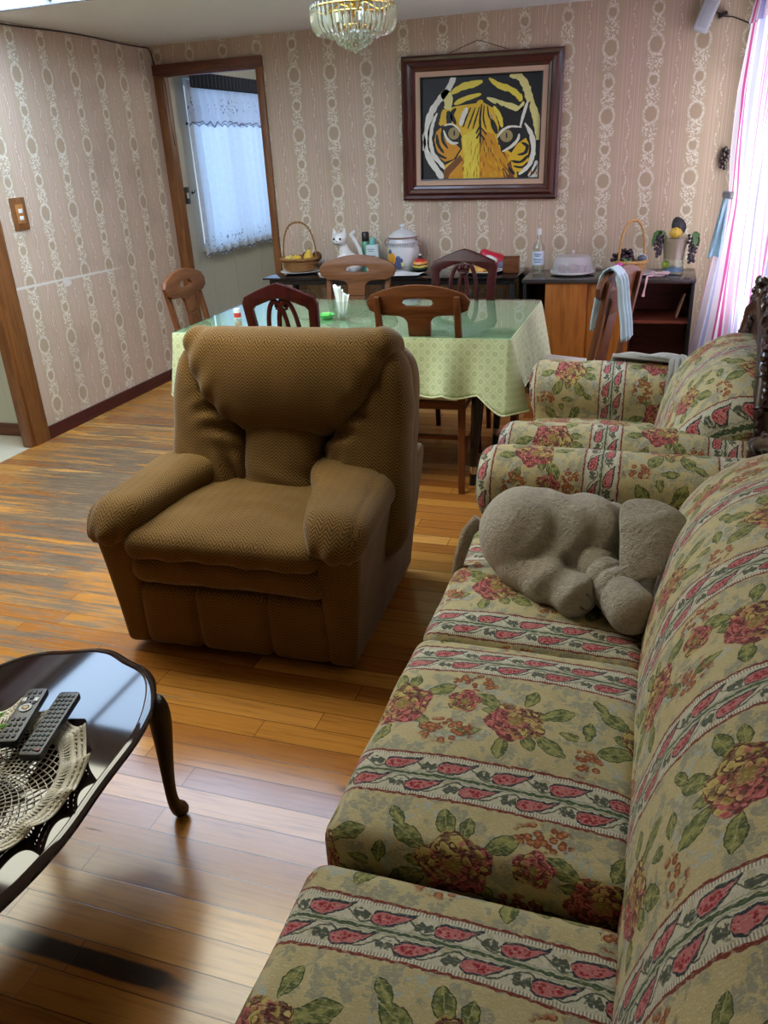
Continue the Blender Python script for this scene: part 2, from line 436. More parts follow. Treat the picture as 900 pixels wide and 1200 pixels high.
def tapestry():
    """floral upholstery: bands of paired paisleys between wide zones of roses"""
    t = T('floral_tapestry'); u0, v0 = t.uv()
    d1 = t.noise(t.vec(u0, v0), 70, 2)-.5; d2 = t.noise(t.vec(v0+3.1, u0), 70, 2)-.5
    u = u0+d1*.010; v = v0+d2*.010
    P = .365
    vb = (v+P/2).mod(P)-P/2                               # 0 on a band's centre line
    av = vb.abs(); row = (v/P).floor()
    # ---- floral zone, vf = 0 half way between two bands
    Q = .50; ur = u+row*.19
    uq = ur.mod(Q)-Q/2; vf = v.mod(P)-P/2
    blot = t.voro(t.vec(u0+d1*.05+d2*.02, v0+d2*.05), 38); blo2 = t.noise(t.vec(u0, v0), 13, 2)
    dam = t.below(blot, .50, .07)*t.sm(blo2, .40, .48)*(.55+t.sm(blot, .14, .22)*.45)
    c = t.mix(t.noise(t.vec(u0, v0), 25, 3), lin(182, 167, 118), lin(208, 195, 152))
    c = t.mix((dam*.66).sat(), c, lin(136, 141, 132))
    # pale scrolls
    sc = t.below((hyp((uq-.02)/.105, (vf-.005)/.085)-1).abs(), .10, .03)*t.below(t.voro(t.vec(u0, v0), 95), .5, .15)
    sc2 = t.below((hyp((uq+.17)/.05, (vf-.01)/.10)-1).abs(), .13, .03)*t.below(t.voro(t.vec(v0, u0), 95), .5, .15)
    c = t.mix((sc.max(sc2)*.85).sat(), c, lin(176, 184, 178))
    # leaves
    def leaf(cx, cy, deg, l, w):
        a = math.radians(deg); ca, sa = math.cos(a), math.sin(a)
        x = ((uq-cx)*ca+(vf-cy)*sa)/l; y = (uq-cx)*(-sa)+(vf-cy)*ca
        return (1-x*x)*w*(x.min(1.2).max(-1.2)*.25+1)-y.abs(), y
    LV = [(-.185,.050,150,.038,.019),(-.180,-.035,205,.040,.020),(-.120,-.080,250,.034,.017),(-.035,.065,35,.036,.018),(-.130,.085,110,.034,.017),
          (.068,.045,150,.036,.018),(.205,.035,25,.038,.019),(.200,-.062,-35,.040,.019),(.115,-.088,-95,.032,.016),(-.035,-.055,-40,.030,.015),(.150,.070,75,.030,.015),(-.232,.005,90,.028,.013),(.045,-.060,200,.032,.015),(-.160,.005,178,.030,.016),(-.060,-.030,-25,.028,.014),(-.095,.082,85,.026,.014),(.175,.020,20,.026,.014),(.085,.012,172,.026,.013),(.160,-.065,-60,.028,.014),(-.215,.085,130,.026,.012),(.235,-.02,-10,.024,.012)]
    ld = None
    vein = None
    for p in LV:
        d, y = leaf(*p)
        ld = d if ld is None else ld.max(d)
        q = t.below((y.abs()), .0011, .0006)*t.sm(d, 0, .002); vein = q if vein is None else vein.max(q)
    lm = t.sm(ld, 0, .0012)
    lt = t.noise(t.vec(u0, v0), 60, 3)
    lc = t.mix(t.sm(lt, .38, .62), lin(80, 94, 50), lin(150, 150, 86))
    lc = t.mix(t.below(ld, .0028, .001), lc, lin(54, 70, 42)); lc = t.mix(vein*.7, lc, lin(176, 172, 112))
    c = t.mix(lm, c, lc)
    # orange sprigs
    def sprig(cx, cy, rx, ry): return t.below(hyp((uq-cx)/rx, (vf-cy)/ry), 1, .15)
    sg = sprig(.005,-.062,.055,.040).max(sprig(.03,.098,.05,.028)).max(sprig(-.232,-.085,.035,.038))
    vs = t.voro(t.vec(u0, v0), 70)
    c = t.mix(sg*t.below(vs, .52, .06), c, t.mix(t.sm(vs, .1, .45), lin(190, 116, 64), lin(128, 62, 36)))
    # roses: scalloped petals in overlapping rings
    wx_ = t.noise(t.vec(u0, v0), 28, 2)-.5
    def rose(cx, cy, R, ph):
        x = (uq-cx)+wx_*.018; y = (vf-cy)-wx_*.012; r = hyp(x, y)/R; a = y.atan2(x)
        rr = r*(1+((a*5+ph).sin())*.09)
        m = t.below(rr, 1, .02)
        pv = t.node('ShaderNodeTexVoronoi', feature='F1'); t.link(t.vec(x+y*.25, y*1.15+(a*3).sin()*.003, r*.035), pv.inputs['Vector']); pv.inputs['Scale'].default_value = 62
        pf = X(t, pv.outputs['Distance']); pc = t.node('ShaderNodeSeparateColor'); t.link(pv.outputs['Color'], pc.inputs[0]); pr = X(t, pc.outputs[0])
        s1 = r*3.2+((a*2.5+ph+r*3).sin()).abs()*.8+pf*1.2
        fr = s1-s1.floor()
        side = t.sm((x*math.cos(ph)+y*math.sin(ph))/R+(pr-.5)*1.5, -.25, .35)
        base = t.mix(side, lin(148, 42, 58), lin(164, 138, 66))
        lite = t.mix(side, lin(206, 112, 108), lin(206, 186, 112))
        pet = t.mix(t.sm(fr, .15, .95), base, lite)
        pet = t.mix(t.below(fr, .20, .08).max(t.sm(pf, .52, .66)*.8), pet, lin(84, 30, 34))
        pet = t.mix(t.below(r, .26, .08)*.7, pet, lin(150, 134, 60))
        return m, pet
    for p in ((-.105,.010,.062,2.2),(.130,-.012,.056,.6),(.020,.035,.034,4.0)):
        m, pet = rose(*p); c = t.mix(m, c, pet)
    # ---- the paisley band
    ug = u+t.sm(vb, -.001, .001)*.05
    pu = (ug.mod(.10)-.05)
    x = ((pu+.036)/.072).sat(); vr = av-.0225
    vr2 = vr*(t.sm(vb, -.001, .001)*2-1)
    w = x.sqrt()*t.math('POWER', 1-x, 1.25)*.0375
    yc = x*x*x*.020-.003
    pd = (vr2-yc).abs()-w
    onx = t.below(pu.abs(), .036, .001)
    jag = t.noise(t.vec(u0, v0), 260, 1)-.5
    outl = t.below(pd+jag*.003, .0022, .0008)*onx; ins = t.below(pd, -.0022, .0008)*onx
    dots = t.below(t.voro(t.vec(u0, v0), 150), .50, .06)*t.below(pd, -.0048, .001)*onx
    vine = t.below((vr2-((u*2*PI/.10+1.2).sin())*.0135).abs(), .0016, .0006)
    vl = t.below(hyp((pu.abs()-.044)/.009, (vr2+.002)/.011)+(t.noise(t.vec(u0, v0), 120, 1)-.5)*1.6, .8, .1)
    bc = t.mix(t.noise(t.vec(u0, v0), 120, 2), lin(186, 184, 164), lin(222, 217, 196))
    bc = t.mix(t.sm(t.noise(t.vec(u0, v0), 55, 2), .55, .65)*.5, bc, lin(166, 150, 100))
    bc = t.mix(vine.max(vl)*.9, bc, lin(44, 62, 52))
    bc = t.mix(outl, bc, lin(44, 54, 66)); bc = t.mix(ins, bc, lin(196, 114, 116)); bc = t.mix(dots, bc, lin(158, 34, 52))
    bc = t.mix(t.below(av, .0032, .0008), bc, lin(70, 92, 66))
    bc = t.mix(t.below((av-.0062).abs(), .0012, .0006)*.6, bc, lin(120, 134, 108))
    bc = t.mix(t.below((av-.0435).abs(), .0035, .001)*.55, bc, t.mix(t.sm((u0*2*PI/.005).sin(), -.2, .2), lin(236, 230, 214), lin(96, 92, 88)))
    bc = t.mix(t.below((av-.0495).abs(), .0028, .0008), bc, lin(124, 52, 40))
    c = t.mix(t.below(av, .0525, .0006), c, bc)
    wv = t.noise(t.vec(u0*1.2, v0), 480, 1)
    th = ((u0*2*PI/.0021).sin()*(v0*2*PI/.0021).sin())
    c = t.mix(t.sm(wv, .45, .72)*.30, c, lin(90, 80, 54)); c = t.mix(t.sm(t.noise(t.vec(u0*.35, v0), 330, 2), .5, .72)*.30, c, lin(238, 228, 190))
    t.bsdf(c, .85, spec=.25, sheen=.15, normal=t.bump(th*.5+wv, .25, .0012)); return t

def herring(name, c1, c2):
    t = T(name); u, v = t.uv()
    n = t.noise(t.vec(u, v), 60, 2)
    z = (u.mod(.034)-.017).abs()
    s = ((v+z*1.0+(n-.5)*.002)*(2*PI/.0105)).sin()
    f2 = t.noise(t.vec(u, v), 420, 1); big = t.noise(t.vec(u, v), 7, 3)
    c = t.mix(t.sm(s, -.6, .7), lin(c1), lin(c2))
    c = t.mix(t.sm(f2, .4, .7)*.45, c, lin(66, 44, 20))
    c = t.mix(t.sm(big, .4, .7)*.2, c, lin(136, 104, 58))
    t.bsdf(c, .95, spec=.12, sheen=.25, normal=t.bump(s*.4+f2*1.0, .35, .002)); return t

def plush():
    t = T('grey_plush'); o = t.obj(); v = t.vec(*o)
    a = t.noise(v, 45, 4, .7); b = t.noise(v, 260, 2)
    c = t.mix(a, lin(156, 147, 132), lin(202, 193, 176))
    d = t.noise(v, 90, 3, .7)
    c = t.mix(t.sm(d, .42, .66)*.40, c, lin(122, 113, 99))
    t.bsdf(c, .95, spec=.1, sheen=.3, normal=t.bump(a+b*.7+d*.8, .8, .006)); return t

def tablecloth_mat():
    t = T('green_brocade'); u, v = t.uv(); p = .042
    a = (u+v)*.7071; b = (u-v)*.7071
    x = a.mod(p)-p/2; y = b.mod(p)-p/2
    d = hyp(x, y)
    ln = t.below((x.abs()-p/2).abs(), .0016, .0008).max(t.below((y.abs()-p/2).abs(), .0016, .0008))*t.sm(((a+b)*2*PI/.004).sin(), -.3, .2)
    mo = t.below((d-.008).abs(), .0022, .001).max(t.below(d, .003, .001))
    n = t.noise(t.vec(u, v), 30, 3)
    c = t.mix(n, lin(194, 208, 160), lin(214, 224, 184)); c = t.mix((ln.max(mo)*.6).sat(), c, lin(142, 164, 108))
    t.bsdf(c, .75, spec=.3, sheen=.1, normal=t.bump(ln.max(mo), .1, .001)); return t

def curtain_mat():
    t = T('striped_curtain'); u, v = t.uv(); c = lin(236, 232, 244)
    pat = [(.03,.009,(214,96,160)),(.075,.016,(176,180,220)),(.11,.008,(224,132,184)),(.155,.020,(240,238,246)),(.20,.010,(208,84,152)),(.235,.014,(226,184,212)),(.285,.008,(228,146,192)),(.32,.016,(174,182,222))]
    x = u.mod(.35)
    for p, w, k in pat: c = t.mix(t.below((x-p).abs(), w, .0015), c, lin(k))
    df = t.node('ShaderNodeBsdfDiffuse'); tl = t.node('ShaderNodeBsdfTranslucent'); tp = t.node('ShaderNodeBsdfTransparent')
    t.put(df.inputs[0], c); t.put(tl.inputs[0], c)
    m = t.node('ShaderNodeMixShader'); m.inputs[0].default_value = .55; t.link(df.outputs[0], m.inputs[1]); t.link(tl.outputs[0], m.inputs[2])
    m2 = t.node('ShaderNodeMixShader'); m2.inputs[0].default_value = .10; t.link(m.outputs[0], m2.inputs[1]); t.link(tp.outputs[0], m2.inputs[2])
    t.link(m2.outputs[0], t.out.inputs[0]); return t
def lace_mat():
    """white net curtain with embroidered sprays near the top and the hem; u along, v height"""
    t = T('embroidered_net'); u, v = t.uv()
    n = t.noise(t.vec(u, v), 30, 3)
    spray = t.sm(t.noise(t.vec(u*1.0, v), 42, 2), .56, .60)*(t.below((v-1.86).abs(), .055, .02).max(t.below((v-.90).abs(), .055, .02)))*t.sm((u*2*PI/.16).sin(), -.6, .1)
    edge = t.below((v-1.735-((u*2*PI/.17).sin().abs())*.02).abs(), .006, .002).max(t.below((v-.80-((u*2*PI/.12).sin().abs())*.015).abs(), .006, .002))
    c = t.mix(n, lin(226, 232, 242), lin(244, 248, 255)); c = t.mix((spray*.75).max(edge*.8), c, lin(84, 92, 124))
    df = t.node('ShaderNodeBsdfDiffuse'); tl = t.node('ShaderNodeBsdfTranslucent'); t.put(df.inputs[0], c); t.put(tl.inputs[0], c)
    m = t.node('ShaderNodeMixShader'); m.inputs[0].default_value = .6; t.link(df.outputs[0], m.inputs[1]); t.link(tl.outputs[0], m.inputs[2])
    t.link(m.outputs[0], t.out.inputs[0]); return t
def ceiling_mat():
    t = T('textured_ceiling'); o = t.obj(); n = t.noise(t.vec(*o), 70, 4, .7)
    t.bsdf(t.mix(n, lin(228, 228, 226), lin(242, 242, 240)), .9, spec=.2, normal=t.bump(n, .6, .006)); return t
def panel_mat(name, c1, c2):
    t = T(name); o = t.obj(); n = t.noise(t.vec(o[0]*40, o[1]*40, o[2]*.8), 2, 4)
    t.bsdf(t.mix(n, lin(c1), lin(c2)), .6, spec=.3); return t
def emit(name, c, s):
    t = T(name); e = t.node('ShaderNodeEmission'); e.inputs[0].default_value = (*c, 1); e.inputs[1].default_value = s
    t.link(e.outputs[0], t.out.inputs[0]); return t

M = {}
M['wall'] = wallpaper('striped_wallpaper'); M['wall_torn'] = wallpaper('torn_wallpaper', True)
M['floor'] = floor_mat(); M['tap'] = tapestry(); M['ceil'] = ceiling_mat()
M['recl'] = herring('olive_herringbone', (86, 64, 33), (138, 107, 60))
M['plush'] = plush(); M['cloth'] = tablecloth_mat(); M['curtain'] = curtain_mat(); M['net'] = lace_mat()
M['casing'] = wood('oak_casing', (142, 92, 48), (106, 64, 32), .4)
M['casing_h'] = wood('oak_casing_lintel', (120, 70, 42), (84, 46, 28), .4, axis=0)
M['base'] = plain('red_brown_skirting', (74, 30, 28), .35)
M['panel'] = panel_mat('grey_panel', (196, 192, 176), (214, 210, 194)); M['panel2'] = panel_mat('cream_panel', (196, 194, 172), (214, 212, 190))
M['tile'] = plain('pale_tile', (206, 198, 178), .3)
M['brown'] = wood('brown_chair_wood', (116, 70, 38), (84, 48, 26), .45, spec=.3, axis=2, scale=1.4)
M['brown_r'] = wood('brown_rail_wood', (118, 72, 40), (88, 50, 27), .45, spec=.3, axis=0, scale=1.4)
M['cherry'] = wood('cherry_wood', (70, 22, 21), (42, 12, 13), .36, spec=.28)
M['dark'] = wood('carved_dark_wood', (62, 38, 32), (34, 20, 18), .28, coat=.5)
M['lacq'] = plain('dark_lacquered_top', (40, 28, 26), .05)
M['lacq2'] = wood('dark_table_wood', (36, 20, 15), (22, 12, 10), .42, spec=.3)
M['frame'] = wood('mahogany_frame', (92, 40, 30), (54, 20, 16), .28, axis=0, coat=.4)
M['frame_v'] = wood('mahogany_frame_upright', (92, 40, 30), (54, 20, 16), .28, axis=2, coat=.4)
M['mat'] = plain('pink_linen_mount', (206, 172, 146), .8)
M['black'] = plain('black_metal', (20, 20, 22), .35)
M['silver'] = plain('silver_band', (190, 190, 188), .25, metal=1.)
M['brass'] = plain('polished_brass', (222, 184, 96), .22, metal=1.)
M['blackgl'] = plain('black_glass_top', (26, 25, 25), .06)
M['grey_top'] = plain('dark_laminate_top', (62, 58, 56), .14)
M['door'] = wood('orange_veneer', (178, 112, 46), (140, 78, 28), .35, axis=2, scale=.8)
M['inner'] = wood('red_brown_interior', (120, 56, 36), (84, 34, 22), .45, axis=0)
M['white'] = plain('white_ceramic', (232, 230, 224), .18); M['whitep'] = plain('white_plastic', (226, 226, 222), .35)
M['wicker'] = wood('wicker', (178, 128, 68), (112, 72, 32), .6, axis=0, scale=8)
M['wicker2'] = wood('pale_wicker', (214, 172, 112), (170, 120, 68), .6, axis=0, scale=8)
M['glass'] = thin_glass('clear_glass', (.94, .97, .95), 1.4)
M['pane'] = thin_glass('window_pane', (.97, .98, 1.0), 1.0)
M['tglass'] = thin_glass('green_sheet_glass', (.86, .94, .90), 1.25)
M['plasticdome'] = plain('clear_plastic_dome', (226, 226, 232), .15, alpha=.25)
M['seat'] = plain('pale_seat_fabric', (196, 192, 180), .8, sheen=.2)
M['towel'] = plain('pale_blue_towel', (196, 224, 232), .9, sheen=.3)
M['sash'] = plain('pale_blue_sash', (156, 200, 214), .5)
M['blanket'] = plain('grey_throw', (160, 158, 150), .9, sheen=.3)
# ---------------------------------------------------------------- camera
cam = bpy.data.cameras.new('camera'); camo = bpy.data.objects.new('camera', cam); COL.objects.link(camo)
def cam_axes(yaw, pitch, roll):
    cy, sy, cp, sp = math.cos(yaw), math.sin(yaw), math.cos(pitch), math.sin(pitch)
    f = Vector((sy*cp, cy*cp, sp)); r = Vector((cy, -sy, 0)); u = r.cross(f)
    c, s = math.cos(roll), math.sin(roll); return c*r+s*u, -s*r+c*u, f
r_, u_, f_ = cam_axes(-0.33514075, -0.42207045, -0.05359917)
camo.matrix_world = Matrix(((r_.x, u_.x, -f_.x, 0), (r_.y, u_.y, -f_.y, 0), (r_.z, u_.z, -f_.z, 1.5), (0, 0, 0, 1)))
cam.sensor_fit = 'VERTICAL'; cam.sensor_height = 36; cam.lens = 36*942.4/1200; cam.clip_start = .02
SC.camera = camo

# ---------------------------------------------------------------- room shell
XL, XR, YB, YF, ZC = -3.445, .50, 5.546, -3.2, 2.229
BT = .05
def struct(mb, name, mat, **kw): return tag(mb.build(name, mat, **kw), kind='structure')
struct(MB().box2((XL, YF, -.06), (XR, YB, 0)).box2((-3.40, YB, -.06), (-2.62, YB+BT, 0)), 'floor', M['floor'], smooth=False)
struct(MB().box2((-5.2, 2.4, -.07), (XL, 4.1, -.004)).box2((-3.60, YB+BT, -.07), (-1.6, 7.9, -.004)), 'floor_tiles', M['tile'], smooth=False)
# left wall: doorway Y 2.80..3.63
wl = MB().box2((XL-BT, 3.66, 0), (XL, YB+BT, ZC)).box2((XL-BT, 2.76, 2.08), (XL, 3.66, ZC)).box2((XL-BT, YF, 0), (XL, 2.76, ZC))
struct(wl, 'wall_left', M['wall_torn'], smooth=False)
wb = MB().box2((-2.64, YB, 0), (XR+.2, YB+BT, ZC)).box2((XL, YB, 2.075), (-2.64, YB+BT, ZC)).box2((XL, YB, 0), (-3.395, YB+BT, 2.075))
struct(wb, 'wall_back', M['wall'], smooth=False)
WY0, WY1, WZ0, WZ1 = 3.55, 5.25, .55, 2.05
wr = MB().box2((XR, YF, 0), (XR+.14, WY0, ZC)).box2((XR, WY1, 0), (XR+.14, YB, ZC)).box2((XR, WY0, 0), (XR+.14, WY1, WZ0)).box2((XR, WY0, WZ1), (XR+.14, WY1, ZC))
struct(wr, 'wall_right', M['wall'], smooth=False)
struct(MB().box2((XL-.12, YF-.12, 0), (XR+.14, YF, ZC)), 'wall_front', M['inner'], smooth=False)  # unseen end wall, dark and set far back to cut bounced light
# ceiling with two skylight bays
SX0, SX1 = -3.375, -1.22
BAYS = [(2.985, 3.872), (1.92, 2.72)]
ce = MB(); ce.box2((XL-.12, YF, ZC), (SX0, YB+.14, ZC+.10)); ce.box2((SX1, YF, ZC), (XR+.14, YB+.14, ZC+.10))
for a, b in ((YF, BAYS[1][0]), (BAYS[1][1], BAYS[0][0]), (BAYS[0][1], YB+.14)): ce.box2((SX0, a, ZC), (SX1, b, ZC+.10))
struct(ce, 'ceiling', M['ceil'], smooth=False)
struct(MB().box2((-5.2, 2.4, 2.3), (XL-BT, 4.1, 2.4)).box2((-3.60, YB+.14, 2.26), (-1.6, 7.9, 2.36)), 'ceiling_side_rooms', M['ceil'], smooth=False)
M['sky_far'] = emit('skylight_glow_blue', (.52, .72, 1.0), 9.5); M['sky_near'] = emit('skylight_glow', (1.0, .98, .80), 9.5)
for k, (a, b) in enumerate(BAYS):
    f = MB(); z0, z1 = ZC-.004, ZC+.085
    f.box2((SX0-.015, a-.015, z0), (SX1+.015, a, z1)).box2((SX0-.015, b, z0), (SX1+.015, b+.012, z1)).box2((SX0-.015, a, z0), (SX0, b, z1)).box2((SX1, a, z0), (SX1+.015, b, z1))
    fr = struct(f, 'window_%d' % (k+3), M['grey_top'], smooth=False)
    bars = MB()
    for xx in (-2.925, -2.48, -2.03, -1.6): bars.box2((xx-.010, a, ZC+.012), (xx+.010, b, ZC+.03))
    bars.build('glazing_bar', M['grey_top'], fr, smooth=False)
    MB().box2((SX0, a, ZC+.032), (SX1, b, ZC+.040)).build('skylight_pane', M['sky_far' if k == 0 else 'sky_near'], fr, smooth=False)
# skirting
struct(MB().box2((XL, 3.76, 0), (XL+.016, YB, .075)).box2((XL+.016, 3.76, 0), (XL+.022, YB, .03)), 'baseboard_left', M['base'], bevel=.003)
struct(MB().box2((-2.61, YB-.016, 0), (XR, YB, .075)), 'baseboard_back', M['base'], bevel=.003)
# casing of the far doorway
c = MB().box2((-3.445, YB-.022, 0), (-3.372, YB, 2.105)).box2((-2.660, YB-.022, 0), (-2.612, YB, 2.105)).box2((-3.395, YB-.012, 0), (-3.368, YB+BT, 2.06)).box2((-2.668, YB-.012, 0), (-2.640, YB+BT, 2.06))
d1 = struct(c, 'door_1', M['casing'], bevel=.005)
MB().box2((-3.446, YB-.026, 2.045), (-2.611, YB, 2.112)).box2((-3.372, YB-.010, 2.036), (-2.66, YB+BT, 2.062)).build('lintel', M['casing_h'], d1, bevel=.005)
# casing of the near doorway in the left wall
c = MB().box2((XL-.004, 3.635, 0), (XL+.024, 3.762, 2.14)).box2((XL-.055, 3.612, 0), (XL+.014, 3.64, 2.09)).box2((XL-.055, 2.76, 0), (XL-.004, 2.80, 2.08)).box2((XL-.004, 2.69, 0), (XL+.024, 2.79, 2.14))
d2 = struct(c, 'door_2', M['casing'], bevel=.005)
MB().box2((XL-.055, 2.79, 2.04), (XL+.024, 3.64, 2.14)).build('lintel', M['casing_h'], d2, bevel=.004)
# the room seen through the near doorway
struct(MB().box2((-5.2, 3.80, 0), (XL-BT, 3.9, 2.3)).box2((-5.3, 2.3, 0), (-5.2, 3.9, 2.3)).box2((-5.2, 2.2, 0), (XL-BT, 2.3, 2.3)), 'wall_side_room', M['panel2'], smooth=False)
struct(MB().box2((-5.2, 3.784, 0), (XL-BT, 3.80, .075)), 'baseboard_side_room', M['casing_h'], bevel=.003)
# the room behind the far doorway: its left wall carries a curtained window
FX = -3.46
fw = MB()
fw.box2((FX-.12, YB+BT, 0), (FX, 5.94, 2.26)).box2((FX-.12, 7.22, 0), (FX, 7.9, 2.26)).box2((FX-.12, 5.94, 0), (FX, 7.22, .84)).box2((FX-.12, 5.94, 2.06), (FX, 7.22, 2.26))
fw.box2((FX-.12, 7.9, 0), (-1.6, 8.0, 2.26)).box2((-1.7, YB+BT, 0), (-1.6, 7.9, 2.26))
struct(fw, 'wall_back_room', M['panel'], smooth=False)
st = MB()
for yy in (6.02, 6.42, 6.9, 7.3): st.box2((FX, yy-.004, .02), (FX+.004, yy+.004, .83))
st.box2((FX, 5.90, .835), (FX+.035, 7.26, .862))
struct(st, 'trim_1', M['panel2'], smooth=False)
def window(name, x0, x1, ya, yb, za, zb, mull, mat):
    f = MB(); w = .045
    f.box2((x0, ya, za), (x1, ya+w, zb)).box2((x0, yb-w, za), (x1, yb, zb)).box2((x0, ya, za), (x1, yb, za+w)).box2((x0, ya, zb-w), (x1, yb, zb))
    for m_ in mull: f.box2((x0, m_-.02, za), (x1, m_+.02, zb))
    fr = struct(f, name, mat, smooth=False)
    xm = (x0+x1)/2; MB().box2((xm-.003, ya+w, za+w), (xm+.003, yb-w, zb-w)).build('pane', M['pane'], fr, smooth=False)
window('window_1', XR+.05, XR+.10, WY0, WY1, WZ0, WZ1, [4.4], M['whitep'])
window('window_2', FX-.10, FX-.05, 5.94, 7.22, .84, 2.06, [6.58], M['whitep'])

# ---------------------------------------------------------------- light
w = bpy.data.worlds.new('daylight'); SC.world = w; w.use_nodes = True
bg = w.node_tree.nodes['Background']; bg.inputs[0].default_value = (.75, .86, 1.0, 1); bg.inputs[1].default_value = .7
def area(name, loc, rot, sx, sy, power, col):
    l = bpy.data.lights.new(name, 'AREA'); l.shape = 'RECTANGLE'; l.size = sx; l.size_y = sy; l.energy = power; l.color = col
    o = bpy.data.objects.new(name, l); COL.objects.link(o); o.location = loc; o.rotation_euler = rot; return o
area('daylight_right_window', (XR+.55, (WY0+WY1)/2, 1.55), (0, PI/2+.15, 0), 2.2, 2.4, 105, (1, .98, .97))
area('daylight_back_room_window', (FX-.55, 6.6, 1.55), (0, -PI/2, 0), 1.8, 1.8, 17, (.28, .58, 1.0))
lp = bpy.data.lights.new('back_room_fill_light', 'POINT'); lp.energy = 9; lp.shadow_soft_size = .12; lp.color = (1, .95, .86)  # added point light without a fitting, brightens the dim back-room panels
lo_ = bpy.data.objects.new('back_room_fill_light', lp); COL.objects.link(lo_); lo_.location = (-2.3, 6.7, 2.0)
SC.view_settings.view_transform = 'Standard'; SC.view_settings.look = 'None'; SC.view_settings.gamma = 1.0; SC.view_settings.use_curve_mapping = False
SC.view_settings.exposure = 0.25
SC.cycles.max_bounces = 8; SC.cycles.diffuse_bounces = 2; SC.cycles.glossy_bounces = 4; SC.cycles.transparent_max_bounces = 24; SC.cycles.transmission_bounces = 6
SC.cycles.use_denoising = True; SC.cycles.sample_clamp_indirect = 6; SC.cycles.caustics_reflective = False; SC.cycles.caustics_refractive = False
# ---------------------------------------------------------------- floral sofa and armchair
def interp(xs, ys): 
    xs = np.array(xs); ys = np.array(ys); return lambda t: np.interp(t, xs, ys)
def uv_lateral(v0=0., u0=0.):
    """bands run across the seat (x) and step along y"""
    return lambda v: np.stack([v[:, 0]+.8*v[:, 2]*0+u0, v[:, 1]+v0], 1)
def seat_uv(y0, u0=0.):
    def f(v):
        x, y, z = v.T; return np.stack([x+np.where(z < .38, (z-.38)*0, 0)+u0, y-y0], 1)
    return f
def wood_crest(parent, path, r, seed, name='carved_crest', bumps=60):
    """arched wooden crest rail, carved with leaves and rosettes; path in local coordinates"""
    r_ = random.Random(seed); P = [Vector(p) for p in path]
    # resample
    L = [0]
    for a, b in zip(P, P[1:]): L.append(L[-1]+(b-a).length)
    def at(t):
        d = t*L[-1]
        for i in range(len(P)-1):
            if d <= L[i+1] or i == len(P)-2:
                k = (d-L[i])/(L[i+1]-L[i]); return P[i].lerp(P[i+1], k), (P[i+1]-P[i]).normalized()
    m = MB(); n = 60
    m.tube([at(i/n)[0] for i in range(n+1)], [r*(.85+.25*math.sin(PI*i/n)) for i in range(n+1)], 12, flat=.8, up=(1, 0, 0))
    o = m.build(name, M['dark'], parent)
    k = MB()
    for i in range(bumps):
        t = (i+.5)/bumps; p, d = at(t); mid = math.exp(-((t-.5)/.22)**2)
        nrm = d.cross(Vector((1, 0, 0))).normalized()
        if nrm.z < 0: nrm = -nrm
        for s in (-1, 1):
            q = p+Vector((-r*.55, 0, 0))*r_.uniform(.4, 1.2)+nrm*r*(s*.55+.35*mid)+d*r_.uniform(-.01, .01)
            sz = r*(.42+.4*mid)*r_.uniform(.8, 1.2)
            rot = Matrix.Rotation(r_.uniform(0, PI), 3, 'X') @ Matrix.Rotation(r_.uniform(-.5, .5), 3, 'Y')
            k.ball(q, (sz*.55, sz*1.1, sz*.62), 8, rot=rot)
    for i in range(6):   # rosette in the middle
        p, d = at(.5); a = i*PI/3
        k.ball(p+Vector((-r*.9, math.cos(a)*r*.75, r*.55+math.sin(a)*r*.75)), (r*.35, r*.55, r*.42), 8, rot=Matrix.Rotation(a, 3, 'X'))
    k.ball(at(.5)[0]+Vector((-r*1.1, 0, r*.55)), r*.36, 10)
    for s in range(1, 7):  # collars where the carving changes
        t = s/14 if s < 4 else 1-(s-3)/14; p, d = at(t)
        k.tube([p-d*.008, p, p+d*.008], [r*.8, r*1.12, r*.8], 10)
    k.build('carving', M['dark'], o)
    return o
def roll_arm(parent, ya, yb, x0, x1, ztop, name='armrest', seed=0, v0=0.):
    yc = (ya+yb)/2; w = (yb-ya)/2
    def f(x, y, z):
        # scroll arm: a roll on top of a slightly narrower panel
        xe = (x0+x1)/2; hx = (x1-x0)/2
        rr = np.sqrt((y-yc)**2+(z-(ztop-w))**2)-w
        roll = smax(rr, np.abs(x-xe)-hx, .06)
        pan = rbox(x, y, z, (xe+.012, yc, ztop/2-.02), (hx-.012, w*.86, ztop/2-.03), .03)
        return smin(roll, pan, .03)+.003*wob(x, y, z, 16, seed)
    def uvf(v):
        x, y, z = v.T
        ang = np.arctan2(y-yc, z-(ztop-w)); arc = np.where(z > ztop-w, ang*w, np.sign(y-yc)*(w*PI/2+(ztop-w-z)))
        return np.stack([arc+.1, x+v0], 1)
    return soft(name, f, (x0-.06, ya-.05, .02), (x1+.06, yb+.05, ztop+.05), .014, M['tap'], parent, uvf)
prof_s = np.array([0, .10, .20, .32, .42, .52, .62, .74]); 
